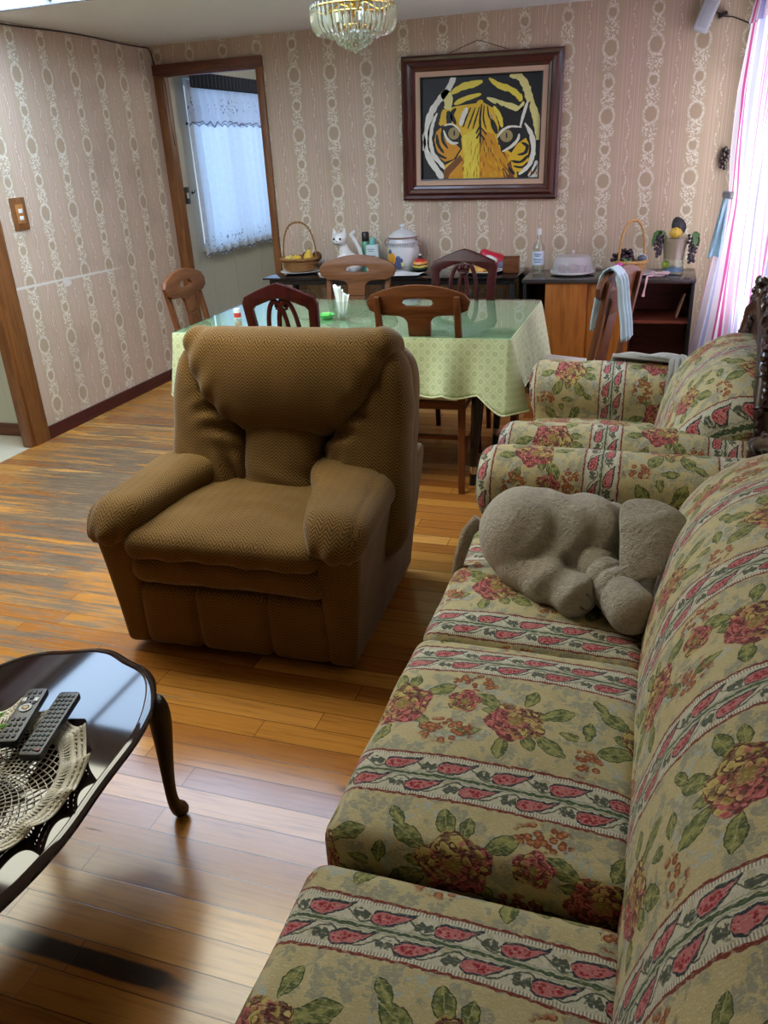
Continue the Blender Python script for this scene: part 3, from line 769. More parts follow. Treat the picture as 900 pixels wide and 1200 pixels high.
def back_rest(parent, ya, yb, hfun, shift, name, vph, base=.36):
    """sprung back: profile runs up from behind the seat and rolls over at the top"""
    px = np.array([.018, .022, .036, .068, .112, .175, .250, .335]); pz = np.array([.30, .40, .52, .64, .72, .785, .825, .82])
    s = np.concatenate([[0], np.cumsum(np.hypot(np.diff(px), np.diff(pz)))]); tt = np.linspace(0, s[-1], 41)
    sx = np.interp(tt, s, px); sz = np.interp(tt, s, pz)
    for _ in range(3):
        sx[1:-1] = (sx[:-2]+2*sx[1:-1]+sx[2:])/4; sz[1:-1] = (sz[:-2]+2*sz[1:-1]+sz[2:])/4
    nv = 40; nu = int((yb-ya)/.025)
    m = MB(); V = []; U = []
    for i in range(nu+1):
        y = ya+(yb-ya)*i/nu; h = hfun(y); dx = shift(y)
        e = min(1, (y-ya)/.06, (yb-y)/.06); pull = (1-math.sqrt(max(0, 1-(1-max(e, 0))**2)))*.07
        for j in range(nv+1):
            z = .30+(sz[j]-.30)*h
            w_ = .004*math.sin(y*19+j*.3)+.003*math.sin(y*41+j*.11)
            x = sx[j]+dx*(j/nv)**.5*1.0+pull*.8+w_*(j/nv)
            V.append((x, y, z-pull*(j/nv))); U.append((tt[j]+.15, (y-vph)*1.03))
    F = [(i*(nv+1)+j, i*(nv+1)+j+1, (i+1)*(nv+1)+j+1, (i+1)*(nv+1)+j) for i in range(nu) for j in range(nv)]
    m.add(V, F, 0, U)
    # ends, rear and underside close the body
    for i, fl in ((0, 0), (nu, 1)):
        ring = [i*(nv+1)+j for j in range(nv+1)]; y = V[ring[0]][1]
        extra = [(.40, y, V[ring[-1]][2]-.01), (.41, y, .30)]
        vs = [V[k] for k in ring]+extra; m.add(vs, [tuple(range(len(vs))) if fl else tuple(reversed(range(len(vs))))], 0, [(p[2]+.1, p[0]+.2) for p in vs])
    top = [V[i*(nv+1)+nv] for i in range(nu+1)]
    vs = []
    for p in top: vs += [p, (.40, p[1], p[2]-.01), (.41, p[1], .30)]
    fs = []
    for i in range(nu):
        a = i*3; fs += [(a, a+1, a+4, a+3), (a+1, a+2, a+5, a+4)]
    m.add(vs, fs, 0, [(p[0]+.4, p[1]-vph) for p in vs])
    bot = [(.018, ya, .30), (.018, yb, .30), (.41, yb, .30), (.41, ya, .30)]
    m.add(bot, [(0, 3, 2, 1)], 0, [(p[0], p[1]) for p in bot])
    return m.build(name, M['tap'], parent, angle=50, weld=True)
def seat_cushion(parent, ya, yb, x0, x1, ztop, v_ph, seed, crown=.03, u0=0., tiltx=0.):
    yc = (ya+yb)/2; xc = (x0+x1)/2; hx = (x1-x0)/2; hy = (yb-ya)/2-.002
    def f(x, y, z):
        cr = crown*np.clip(1-((x-xc)/hx)**2, 0, 1)*np.clip(1-((y-yc)/hy)**2, 0, 1)
        wr = .004*wob(x, y, z, 14, seed)+.0035*np.sin((x*6+y*26)+2*np.sin(x*9))*np.clip(1-((y-yc)/hy)**2, 0, 1)
        return rbox(x, y, z-cr-wr*.8-tiltx*(x-xc), (xc, yc, ztop-.085), (hx, hy, .085), .04)
    def uvf(v):
        x, y, z = v.T
        dz = np.minimum(0, z-(ztop+.005))
        q = dz*np.clip((x0+.05-x)/.05, 0, 1); dy = dz*np.clip((ya+.045-y)/.045, 0, 1)
        return np.stack([x+q+u0, y+dy-v_ph], 1)
    return soft('seat_cushion', f, (x0-.03, ya-.03, ztop-.20), (x1+.03, yb+.03, ztop+.07), .0125, M['tap'], parent, uvf)

# three-seat sofa: faces -X, its back along the right wall
sofa = empty('sofa', (0, 1.25, 0), 0, 'three-seat floral tapestry sofa along the right-hand wall with the plush elephant on its seat', 'sofa')
def L(y): return y-1.25
fr = MB().box2((-.44, L(.08), .06), (.38, L(2.40), .28)); fr.build('frame', M['tap'], sofa, bevel=.02)
for sx in (-.40, .34):
    for yy in (.14, 2.34): MB().lathe([(.028, 0), (.034, .02), (.024, .05), (.032, .10)], 12, (sx, L(yy), 0)).build('foot', M['dark'], sofa)
seat_cushion(sofa, L(.29), L(.905), -.475, .05, .428, L(.782), 1, .022)
seat_cushion(sofa, L(.912), L(1.545), -.470, .05, .462, L(1.075), 2, .026, .07)
seat_cushion(sofa, L(1.552), L(2.195), -.470, .05, .448, L(1.618), 3, .020, .21, -.02)
back_rest(sofa, L(.20), L(2.385), lambda y: 1.0-.26*max(0, (abs(y)-.45)/.6)**2, lambda y: .085*min(1, max(0, (y-.22)/.75))**1.2, 'backrest', L(.69))
roll_arm(sofa, L(2.195), L(2.42), -.478, .36, .660, seed=4, v0=.11)
roll_arm(sofa, L(.06), L(.285), -.478, .36, .62, seed=5)
wood_crest(sofa, [(.375, L(.10), .52), (.38, L(.22), .70), (.385, L(.6), .82), (.385, L(1.0), .90), (.385, L(1.25), .95), (.385, L(1.5), .90), (.375, L(1.9), .80), (.350, L(2.25), .735), (.318, L(2.38), .685), (.312, L(2.425), .60), (.312, L(2.43), .50)], .034, 3, bumps=90)

arm = empty('armchair', (0, 3.06, 0), 0, 'floral tapestry armchair with carved dark crest, beyond the far arm of the sofa', 'armchair')
def A(y): return y-3.06
MB().box2((-.44, A(2.60), .06), (.36, A(3.52), .28)).build('frame', M['tap'], arm, bevel=.02)
for sx in (-.40, .32):
    for yy in (2.66, 3.46): MB().lathe([(.028, 0), (.034, .02), (.024, .05), (.032, .10)], 12, (sx, A(yy), 0)).build('foot', M['dark'], arm)
seat_cushion(arm, A(2.775), A(3.325), -.46, .05, .44, A(3.06), 6, .02)
back_rest(arm, A(2.62), A(3.50), lambda y: 1.0-.24*max(0, (abs(y)-.12)/.33)**2, lambda y: .022, 'backrest', A(2.98))
roll_arm(arm, A(2.555), A(2.77), -.482, .36, .622, seed=7, v0=-.245)
roll_arm(arm, A(3.345), A(3.57), -.49, .36, .645, seed=8, v0=-.22)
wood_crest(arm, [(.345, A(2.63), .50), (.350, A(2.65), .68), (.358, A(2.72), .82), (.362, A(2.86), .92), (.365, A(3.04), .985), (.362, A(3.22), .92), (.358, A(3.38), .82), (.350, A(3.46), .68), (.345, A(3.49), .50)], .042, 9, bumps=64)
MB().prism([(A(y), z) for y, z in ((2.66, .45), (2.66, .68), (2.73, .81), (2.86, .905), (3.04, .965), (3.22, .905), (3.37, .81), (3.45, .68), (3.45, .45))], 'x', .345, .368).build('back_panel', M['dark'], arm, bevel=.003)
MB().prism([(L(y), z) for y, z in ((.24, .45), (.24, .70), (.6, .81), (1.0, .885), (1.25, .935), (1.5, .885), (1.9, .79), (1.9, .45))], 'x', .372, .392).build('back_panel', M['dark'], sofa, bevel=.003)
# grey throw folded over the armchair's far arm
th = MB()
def thf(u, v):
    w0 = (v-.5)
    path = [(-.115, .655), (-.06, .668), (0, .670), (.05, .655), (.10, .56), (.112, .45)]
    return None
prof = [(-.125, .46), (-.124, .54), (-.108, .61), (-.06, .655), (0, .667), (.06, .655), (.108, .61)]
def throw(u, v):
    k = u*(len(prof)-1); i = min(int(k), len(prof)-2); a = k-i
    y = prof[i][0]*(1-a)+prof[i+1][0]*a; z = prof[i][1]*(1-a)+prof[i+1][1]*a
    lo = .050-.22*min(1, max(0, (u-.54)/.12)); hi = .118
    x = lo+(hi-lo)*v+.02*math.sin(u*3)
    return (x, 3.457+y*1.03, z+.008+.005*math.sin(v*14+u*5)+.012*math.sin(v*9)**2*(u < .6))
th.grid(throw, 24, 20)
tag(th.build('folded_throw', M['blanket'], None, solid=.014), 'grey throw folded over the far arm of the floral armchair', 'throw')
# ---------------------------------------------------------------- recliner
rec = empty('recliner_armchair', (-1.20, 1.915, 0), math.radians(2), 'olive-brown herringbone recliner armchair standing alone on the wooden floor', 'recliner')
def rec_part(name, f, lo, hi, h=.0115):
    return soft(name, f, lo, hi, h, M['recl'], rec)
MB().box2((-.27, .10, .0), (.27, .66, .035)).build('floor_base', M['black'], rec, bevel=.006)
rec_part('body', lambda x, y, z: rbox(x, y, z, (0, .40, .20), (.33, .33, .165), .03), (-.36, .02, .01), (.36, .78, .40), .02)
def lower_front(x, y, z):
    pull = .016*crease(np.abs(x)-.125, .012)
    d = rbox(x, y-.03*(.15-z)*.3, z, (0, .052, .145), (.332, .055, .120), .042)
    return d+pull*np.clip(1.2-(y/.10), 0, 1)+.003*wob(x, y, z, 18, 2)
rec_part('footrest_panel', lower_front, (-.37, -.02, .0), (.37, .13, .29))
def foot_pad(x, y, z):
    d = rbox(x, y, z-.010*(1-(x/.34)**2), (0, .062, .318), (.335, .085, .060), .052)
    return d+.0035*wob(x, y, z, 20, 3)+.003*np.sin(x*40+z*30)*crease(z-.37, .03)
rec_part('footrest_pad', foot_pad, (-.37, -.04, .22), (.37, .18, .40))
def seat_f(x, y, z):
    cr = .030*np.clip(1-(x/.36)**2, 0, 1)*np.clip((y+.06)/.25, 0, 1)
    front = .022*crease(y+.035, .05)
    d = rbox(x, y, z-cr+front*.5, (0, .185, .422), (.325, .235, .047), .044)
    wr = .004*np.sin((x-.12)*30+(y-.2)*60)*crease(x-.14, .08)*crease(y-.18, .08)+.004*np.sin(x*50)*crease(y+.05, .03)*crease(z-.38, .03)
    return d+.0035*wob(x, y, z, 13, 5)+wr
rec_part('seat_cushion', seat_f, (-.36, -.09, .30), (.36, .46, .53))
def arm_panel(s):
    def f(x, y, z):
        xx = x*s; t = np.clip(z/.47, 0, 1)
        xo = .400+.050*t; xi = .315-.01*t
        fy = -.012+.02*np.clip(1-t, 0, 1); ry = .72+.09*t
        dd = smax(smax(xx-xo, xi-xx, .02), smax(fy-y, y-ry, .03), .025)
        return smax(dd, smax(z-(.475+.03*np.clip(y/.5, 0, 1)), .028-z, .02), .02)*.9+.0025*wob(x, y, z, 11, 8)
    return f
for s in (-1, 1):
    lo = (.26, -.05, 0) if s > 0 else (-.50, -.05, 0); hi = (.50, .86, .54) if s > 0 else (-.26, .86, .54)
    rec_part('arm_panel', arm_panel(s), lo, hi, .013)
    def pad(x, y, z, s=s):
        xx = x*s; yn = np.clip((y+.05)/.5, 0, 1)
        zc = .482+.028*yn-.030*crease(y+.06, .06)
        xi = .280-.135*yn**1.2; xo = .470-.010*yn
        xc = (xi+xo)/2; wx = (xo-xi)/2
        hz = .066+.004*yn
        tilt = (xx-xc)*-.12
        q = (np.abs((xx-xc)/wx)**2.5+np.abs((z-zc-tilt)/hz)**2.3)**(1/2.4)
        d = (q-1)*hz
        d = smax(d, np.abs(y-.215)-.285, .12)
        fold = .0035*np.sin(xx*95+1)*crease(y+.045, .035)*np.clip((.50-z)/.04, 0, 1)
        seam = .004*crease(xx-xc-wx*.62, .006)
        return d+.004*wob(x, y, z, 12, 12)+fold+seam
    rec_part('arm_pad', pad, (.16 if s > 0 else -.51, -.12, .36), (.51 if s > 0 else -.16, .56, .64))
# back: coordinates along (q) and out of (t) the reclined back plane
TH = math.radians(17); BY, BZ = .445, .42
def bk(x, y, z):
    q = (z-BZ)*math.cos(TH)+(y-BY)*math.sin(TH); t = -((y-BY)*math.cos(TH)-(z-BZ)*math.sin(TH)); return x-.060, q, t
def shell(x, y, z):
    x, q, t = bk(x, y, z)
    hw = .412-.05*np.clip((q-.36)/.22, 0, 1)**2
    d = smax(np.abs(x)-hw, np.abs(q-.19)-.35, .10); d = smax(d, np.abs(t+.09)-.085, .07)
    return d*.85+.003*wob(x, y, z, 9, 20)
rec_part('back_shell', shell, (-.52, .25, .20), (.54, .92, 1.05), .016)
def wings(x, y, z):
    x, q, t = bk(x, y, z); ax = np.abs(x)
    hw = .432-.050*np.clip((q-.30)/.26, 0, 1)**1.6
    inner = .130+.145*np.clip((q-.16)/.26, 0, 1.4)
    bul = .040*np.clip((ax-inner)/.10, 0, 1)*np.clip((hw-ax)/.12, 0, 1)**.5
    d = smax(ax-hw, np.abs(q-.17)-.365, .11); d = smax(d, inner-ax, .03); d = smax(d, np.abs(t-.035)-.058-bul, .06)
    g = .010*np.sin((q*1.2+ax*.5)*75+3*np.sin(ax*16))*crease(ax-inner-.05, .06)*crease(q-.24, .08)
    g2 = .012*np.sin((ax-q*.35)*88)*crease(q-.06, .08)*crease(ax-inner-.04, .06)
    return d*.85+g+g2+.005*wob(x, y, z, 11, 22)
rec_part('side_wing', wings, (-.54, .22, .20), (.56, .88, 1.02))
def lumbar(x, y, z):
    x, q, t = bk(x, y, z)
    d = smax(np.abs(x+.012)-.142, np.abs(q-.10)-.19, .035); d = smax(d, np.abs(t-.045)-.062-.026*np.clip(1-(x/.15)**2, 0, 1), .06)
    return d*.9+.004*np.sin(q*70+x*25)*crease(q-.04, .05)+.003*wob(x, y, z, 14, 25)
rec_part('lumbar_panel', lumbar, (-.16, .22, .28), (.22, .70, .80))
def pillow(x, y, z):
    x, q, t = bk(x, y, z)
    hw = .185+.200*np.clip((q-.205)/.30, 0, 1)**.55
    low = .200+.035*np.clip(np.abs(x)/.2, 0, 2)**3
    bul = .075*np.sin(np.clip((q-.19)/.40, 0, 1)*PI)**.75*np.clip(1-(x/.47)**2, 0, 1)**.6
    d = smax(np.abs(x)-hw, smax(low-q, q-.565, .09), .06); d = smax(d, np.abs(t-.040)-.070-bul, .075)
    g = .004*np.sin(np.abs(x)*60+q*40)*crease(np.abs(x)-hw+.05, .05)
    return d*.85+g+.006*wob(x, y, z, 8, 27)
rec_part('head_pillow', pillow, (-.50, .25, .52), (.54, .92, 1.06))
# ---------------------------------------------------------------- plush elephant lying on the sofa
ele = empty('plush_elephant', (-.185, 1.895, .452), 0, 'grey plush toy elephant lying on the floral sofa seat', 'plush toy')
def fold(x, y, z): return .0045*np.sin(x*62-z*34+5*np.sin(y*11)+2*np.sin(z*25))*np.clip((x+.10)/.08, 0, 1)+.0022*wob(x, y, z, 34, 31)
def ebody(x, y, z):
    d = cap(x, y, z, (-.085, .035, .105), (.075, .030, .112), .118, .110)
    d = smin(d, sell(x, y, z, (-.10, .02, .110), (.108, .122, .112)), .04)
    d = smin(d, sell(x, y, z, (-.005, -.035, .070), (.125, .085, .075)), .04)
    d = d+.009*crease(x-.02+.45*(y+.09), .008)*np.clip((-y-.02)/.06, 0, 1)*np.clip((.15-z)/.05, 0, 1)
    lg = smin(cap(x, y, z, (-.085, -.055, .055), (-.015, -.115, .052), .066, .056), cap(x, y, z, (-.015, -.115, .052), (.060, -.165, .048), .055, .053), .02)
    d = smin(d, lg, .007)
    d = smax(d, -(z+.004), .01)
    return d+fold(x, y, z)
soft('body', ebody, (-.28, -.27, -.03), (.25, .22, .27), .0080, M['plush'], ele)
def efront(x, y, z):
    d = cap(x, y, z, (.085, -.055, .088), (.130, -.125, .070), .056, .054)
    d = smin(d, cap(x, y, z, (.130, -.125, .070), (.188, -.205, .050), .050, .058), .018)
    s_ = x*.58-y*.81                       # along the leg: stuffed segments
    d = d+.007*crease(s_-.190, .006)+.005*crease(s_-.150, .006)+.004*crease(s_-.225, .005)
    return d+.002*wob(x, y, z, 40, 33)
soft('front_leg', efront, (-.02, -.31, -.03), (.28, .03, .18), .0080, M['plush'], ele)
def ehead(x, y, z):
    d = sell(x, y, z, (.215, .040, .095), (.075, .075, .085))
    d = smin(d, cap(x, y, z, (.225, -.01, .06), (.215, -.100, .026), .036, .024), .03)
    return d+.002*wob(x, y, z, 25, 35)
soft('head', ehead, (.10, -.21, -.02), (.33, .14, .23), .009, M['plush'], ele)
Q4 = [(.148, .000, .226), (.221, .010, .236), (.296, -.028, .209), (.276, -.098, .150), (.236, -.150, .112), (.166, -.152, .100), (.150, -.080, .165)]
def ear(poly):
    """one flat floppy flap, folded near its root"""
    m = MB(); c = sum((Vector(p) for p in poly), Vector())/len(poly); c += Vector((.0, -.010, .010))
    n = 64; rings = 10; P = [Vector(p) for p in poly]; N = len(P); out = []
    for i in range(n):
        t = i/n*N; k = int(t); a = t-k; p0, p1, p2, p3 = P[(k-1) % N], P[k % N], P[(k+1) % N], P[(k+2) % N]
        out.append(.5*((2*p1)+(p2-p0)*a+(2*p0-5*p1+4*p2-p3)*a*a+(3*p1-p0-3*p2+p3)*a**3))
    nv = Vector((0, -.7, .7)); vs = [c]
    def dis(p): return nv*(.003*math.sin(p.x*50+p.z*40)+.006*math.exp(-((p.z-.20-(p.x-.2)*.25)/.010)**2))
    for r in range(1, rings+1):
        k = r/rings
        for o in out: q = c.lerp(o, k); vs.append(q+dis(q)*(1-.4*k)+nv*.006*(1-k**4))
    fs = [(0, 1+i, 1+(i+1) % n) for i in range(n)]
    for r in range(rings-1):
        for i in range(n):
            a = 1+r*n; fs.append((a+i, a+n+i, a+n+(i+1) % n, a+(i+1) % n))
    return m.add(vs, fs)
eo = ear(Q4).build('ear', M['plush'], ele, solid=.013, subsurf=1)
tl = MB().tube([(-.215, .03, .135), (-.245, .02, .10), (-.262, .005, .04), (-.272, -.005, -.005), (-.282, -.01, -.045)], [.020, .019, .017, .013, .005], 12, flat=.6)
tl.build('tail', M['plush'], ele)
MB().tube([(.085+.016*math.cos(a), -.207+.010*math.sin(a)-.008*math.cos(a), .058+.016*math.sin(a)) for a in [k*PI/10 for k in range(20)]], .0022, 6, closed=True).build('foot_patch', plain('grey_stitching', (84, 78, 70), .9), ele)

# ---------------------------------------------------------------- coffee table, doily, remotes, leaves
CT = (-1.237, .80); ct = empty('coffee_table', (CT[0], CT[1], 0), 0, 'dark glossy oval coffee table with scalloped edge and curved legs', 'table')
def ct_outline(off=0., n=160):
    P = []
    for i in range(n):
        a = 2*PI*i/n; c, s = math.cos(a), math.sin(a)
        k = (abs(c)**2.5+abs(s)**2.5)**(-1/2.5)
        # scalloped corners
        w = .010*math.cos(8*a+.0)*abs(math.sin(2*a))+.006*math.cos(12*a)
        P.append(((.302+off+w*.7)*k*c, (.575+off+w)*k*s))
    return P
def ct_top(prof):
    m = MB(); n = 160; vs = []; fs = []
    for off, z in prof: vs += [(x, y, z) for x, y in ct_outline(off)]
    for r in range(len(prof)-1):
        for i in range(n): fs.append((r*n+i, r*n+(i+1) % n, (r+1)*n+(i+1) % n, (r+1)*n+i))
    fs.append(tuple(reversed(range(n)))); fs.append(tuple((len(prof)-1)*n+i for i in range(n)))
    return m.add(vs, fs)
ct_top([(-.030, .380), (-.012, .380), (-.012, .385), (-.002, .386), (.003, .391), (.001, .396), (-.006, .400), (-.016, .401), (-.020, .3985), (-.026, .3985)]).build('table_top', M['lacq'], ct, angle=30)
ap = MB()
ol = ct_outline(-.095)
def apz(i): a = i/160*2*PI; return .325-.012*math.cos(4*a)
vs = [(x, y, .381) for x, y in ol]+[(x, y, apz(i)) for i, (x, y) in enumerate(ol)]
ap.add(vs, [(i, (i+1) % 160, 160+(i+1) % 160, 160+i) for i in range(160)]).build('apron', M['lacq2'], ct, solid=.018)
for sx in (-1, 1):
    for sy in (-1, 1):
        path = []; rad = []
        for t, out, r in ((.380, .0, .026), (.345, .014, .030), (.30, .020, .028), (.24, .014, .022), (.17, .005, .017), (.10, .000, .0135), (.055, .006, .0150), (.035, .020, .021), (.018, .032, .023), (.004, .034, .015)):
            bx, by = .205, .425
            if sx > 0 and sy > 0: bx, by = .212, .452
            path.append((sx*(bx+out*.35*(-.2)), sy*(by+out*.95), t)); rad.append(r)
        MB().tube(path, rad, 12, up=(1, 0, 0)).build('leg', M['lacq2'], ct, subsurf=1)
M['doily'] = plain('cream_crochet', (222, 214, 192), .85)
DC = (-1.208, .888); DZ = .402
dm = MB()
def doily_ring(r, z, w=.0016, wav=0, k=0, n=120, ph=0.):
    dm.tube([((r+wav*.4*math.sin(k*a+ph))*math.cos(a), (r+wav*.4*math.sin(k*a+ph))*math.sin(a), z+wav*(.5+.5*math.sin(k*a+ph))) for a in [2*PI*i/n for i in range(n)]], w, 5, closed=True)
for r in (.02, .05, .065): doily_ring(r, .002)
ns = 44
for sgn in (-1, 1):       # crossing loops of the net
    for i in range(ns):
        a0 = 2*PI*i/ns; pts = []
        for j in range(13):
            t = j/12; pts.append(((.03+.145*t)*math.cos(a0+sgn*t*1.25), (.03+.145*t)*math.sin(a0+sgn*t*1.25), .002+.0015*math.sin(j*2+i)))
        dm.tube(pts, .0013, 4, cap=False)
doily = dm.build('crochet_doily', M['doily'], None, loc=(DC[0], DC[1], DZ))
tag(doily, 'cream crochet doily with a ruffled edge on the dark coffee table', 'doily')
rf = MB(); NR = 360
def ruff(u, v):
    a = 2*PI*u; f = math.sin(15*a+.7*math.sin(3*a)); r = .175+.060*v+.007*f*v
    return (r*math.cos(a+.05*v*math.cos(15*a)), r*math.sin(a+.05*v*math.cos(15*a)), .003+.026*v*(.5+.5*f)+.003*v)
# pierced ruffle: rows of solid bands and open ladders
for v0, v1 in ((0., .18), (.38, .62), (.665, .83), (.86, 1.0)): rf.grid(lambda u, v, v0=v0, v1=v1: ruff(u, v0+(v1-v0)*v), NR, 2)
for i in range(NR//2):
    u = i*2/NR; rf.tube([ruff(u, .10), ruff(u+.0006, .27), ruff(u+.0006, .44)], .0011, 4, cap=False)
    rf.tube([ruff(u, .58), ruff(u, .68)], .0014, 4, cap=False); rf.tube([ruff(u, .80), ruff(u, .88)], .0016, 4, cap=False)
rf.build('ruffle', M['doily'], doily, solid=.0022)
def remote(name, loc, rz, label, L_, W_, narrow):
    r = empty(name, loc, rz, label, 'remote control', 'remote controls on the doily')
    n = 24; P = []
    for (x, y) in [(-1, -1), (1, -1), (1, 1), (-1, 1)]:
        for k in range(7):
            a = math.atan2(y, x)-PI/4+k*PI/12; P.append((x*(W_/2-.008)+.008*math.cos(a), y*(L_/2-.008)+.008*math.sin(a)))
    if narrow: P = [(x*(1-.16*math.exp(-((y-.012)/.03)**2)), y) for x, y in P]
    MB().prism(P, 'z', 0, .017).build('case', plain('black_plastic', (15, 16, 17), .42), r, bevel=.004)
    kb = plain('grey_rubber_key', (92, 102, 102), .7) if not narrow else plain('dark_rubber_key', (50, 54, 56), .6)
    rows = 13 if not narrow else 9
    km = MB(); kl = MB(); k0 = km
    for i in range(rows):
        y = L_/2-.018-i*(L_-.034)/(rows-1)
        if narrow and 3 <= i <= 4: continue
        km = kl if narrow and i > 4 else k0
        for c in range(4 if not narrow else 3):
            x = (c-1.5)*W_*.205 if not narrow else (c-1)*W_*.25
            km.box((x, y, .0178), (W_*.14, (L_-.034)/(rows-1)*.52, .003))
    k0.build('keys' if not narrow else 'upper_keys', kb, r, bevel=.0006, seg=1)
    if narrow: kl.build('lower_keys', kb, r, bevel=.0006, seg=1)
    if narrow:
        MB().lathe([(.0135, .017), (.0135, .0195), (.008, .0195), (.008, .017)], 20, (0, .018, 0)).build('navigation_ring', plain('silver_ring', (170, 172, 172), .3), r)
        MB().lathe([(.006, .017), (.006, .0200), (0, .0202)], 14, (0, .018, 0)).build('centre_key', plain('tan_key', (176, 140, 84), .4), r)
        b = MB()
        for s in (-1, 1): b.box((s*.013, .046, .0182), (.009, .013, .0035))
        b.build('bright_keys', plain('silver_key', (196, 198, 198), .3), r, bevel=.001)
    else:
        MB().box((W_*.27, -L_/2+.014, .018), (W_*.2, .006, .003)).build('red_key', plain('red_key', (150, 40, 44), .5), r)
    return r
R1 = remote('remote_control', (-1.134, 1.060, .4265), math.radians(14.8), 'long slim black remote with many small grey keys, right one on the doily', .205, .047, False)
R2 = remote('remote_control', (-1.213, 1.068, .4255), math.radians(18.6), 'black remote with a silver navigation ring, the left one of two on the doily', .180, .046, True)
# the houseplant tip that enters at the frame's edge
pl = empty('potted_plant', (-1.222, .935, .4085), 0, 'small green houseplant on the doily at the edge of the coffee table', 'plant')
MB().lathe([(.030, 0), (.040, .005), (.046, .055), (.048, .06), (.042, .06), (.038, .045), (0, .044)], 20).build('pot', M['white'], pl)
M['leaf'] = plain('green_leaf', (96, 150, 46), .45)
rr = random.Random(4)
for k in range(11):
    a = k*2.4+.2; el = .5+.5*rr.random(); ln = .055+.03*rr.random(); d = Vector((math.cos(a), math.sin(a), 0)); m = MB()
    def lf(u, v, d=d, el=el, ln=ln):
        s = (u-.5)*2; w = .016*math.sin(PI*min(v*.9+.08, 1)); side = Vector((-d.y, d.x, 0))
        p = d*(.01+ln*v*math.cos(el*(1-.5*v)))+Vector((0, 0, .045+ln*v*math.sin(el)+.0-.02*v*v))+side*(s*w)+Vector((0, 0, abs(s)*w*.4)); return p
    m.grid(lf, 4, 10); m.build('leaf', M['leaf'], pl, solid=.0012)
# ---------------------------------------------------------------- dining table, cloth, glass
TX0, TX1, TY0, TY1, TZ = -2.205, -.575, 3.385, 4.30, .742
tb = empty('dining_table', ((TX0+TX1)/2, (TY0+TY1)/2, 0), 0, 'rectangular dining table on tapered black legs under the green cloth', 'table')
tcx, tcy = (TX0+TX1)/2, (TY0+TY1)/2
hx, hy = (TX1-TX0)/2, (TY1-TY0)/2
MB().box((0, 0, .722), (hx*2-.02, hy*2-.02, .032)).build('table_top', M['lacq2'], tb, bevel=.004)
MB().box((0, hy-.12, .675), (hx*2-.30, .02, .06)).box((0, -hy+.12, .675), (hx*2-.30, .02, .06)).box((hx-.14, 0, .675), (.02, hy*2-.24, .06)).box((-hx+.14, 0, .675), (.02, hy*2-.24, .06)).build('apron', M['black'], tb, bevel=.003)
for sx in (-1, 1):
    for sy in (-1, 1):
        a = Vector((sx*(hx-.16), sy*(hy-.15), .705)); b = Vector((sx*(hx-.215), sy*(hy-.20), .0)) if False else Vector((sx*(hx-.20), sy*(hy-.17), .0))
        def P(t): return a.lerp(b, t)
        lg = MB().tube([P(0), P(.05), P(.86)], [.030, .030, .0185], 16).build('leg', M['black'], tb)
        MB().tube([P(.86), P(.915)], [.0190, .0180], 16).build('silver_band', M['silver'], lg)
        MB().tube([P(.915), P(.985), P(1.0)], [.0180, .0165, .0185], 16).build('foot_cap', M['black'], lg)
# cloth: top and four hanging sides with scalloped hem, pulled into points at the corners
def cloth():
    m = MB(); n = 420; per = []
    rc = .02; w, d = hx+.004, hy+.004
    L = 2*(2*w+2*d)
    for i in range(n):
        s = i/n*L; 
        segs = [((-w, -d), (w, -d)), ((w, -d), (w, d)), ((w, d), (-w, d)), ((-w, d), (-w, -d))]
        for (a, b) in segs:
            l = math.hypot(b[0]-a[0], b[1]-a[1])
            if s <= l: 
                t = s/l; x = a[0]+(b[0]-a[0])*t; y = a[1]+(b[1]-a[1])*t
                nx, ny = (b[1]-a[1])/l, -(b[0]-a[0])/l; per.append((x, y, nx, ny, t*l, l)); break
            s -= l
    rows = 16; top = TZ+.003; vs = []; uv = []
    drop = .235
    for r in range(rows+1):
        v = r/rows
        for (x, y, nx, ny, t, l) in per:
            e = min(t, l-t); cn = math.exp(-(e/.085)**2)        # 1 at a corner
            sgn = 1 if t > l/2 else -1
            h = drop*(1+.30*cn)+.020*abs(math.sin(t*PI/.15))*v
            wave = .020*math.sin(t*19+x*2)+.012*math.sin(t*37+1.3)
            out = (.012+.03*v*(1-cn))*v**.5+wave*v*(1-cn*.5)+.055*cn*v
            # the cloth along the edge folds in beside each corner point
            tx, ty = -ny, nx
            along = sgn*cn*.05*v
            z = top-h*v if v > 0 else top
            px = x+nx*out+tx*along*0; py = y+ny*out+ty*along*0
            # corner: both sides meet outward on the diagonal
            vs.append((px, py, z)); uv.append((t+x*.0, h*v))
    for r in range(rows):
        for i in range(n):
            j = (i+1) % n
            m.f.append((r*n+i, r*n+j, (r+1)*n+j, (r+1)*n+i)); m.mi.append(0)
            m.uv[len(m.f)-1] = [uv[r*n+i], (uv[r*n+i][0]+.01 if j == 0 else uv[r*n+j][0], uv[r*n+j][1]), (uv[(r+1)*n+i][0]+.01 if j == 0 else uv[(r+1)*n+j][0], uv[(r+1)*n+j][1]), uv[(r+1)*n+i]]
    m.v = vs
    m.f.append(tuple(range(n))); m.mi.append(0); m.uv[len(m.f)-1] = [(p[0], p[1]) for p in vs[:n]]
    hem = MB(); k = rows*n
    o = m.build('tablecloth', M['cloth'], None, solid=.0025, loc=(tcx, tcy, 0), angle=60)
    hem.tube([vs[k+i] for i in range(n)], .0042, 6, closed=True).build('hem', plain('pale_hem', (216, 226, 184), .8), o)
    return o
tag(cloth(), 'pale green brocade tablecloth with scalloped hem hanging over the dining table', 'tablecloth')
gl = MB().box((0, 0, 0), (hx*2+.006, hy*2+.006, .006)).build('glass_sheet', M['tglass'], None, bevel=.0015, smooth=False, loc=(tcx, tcy, TZ+.0085))
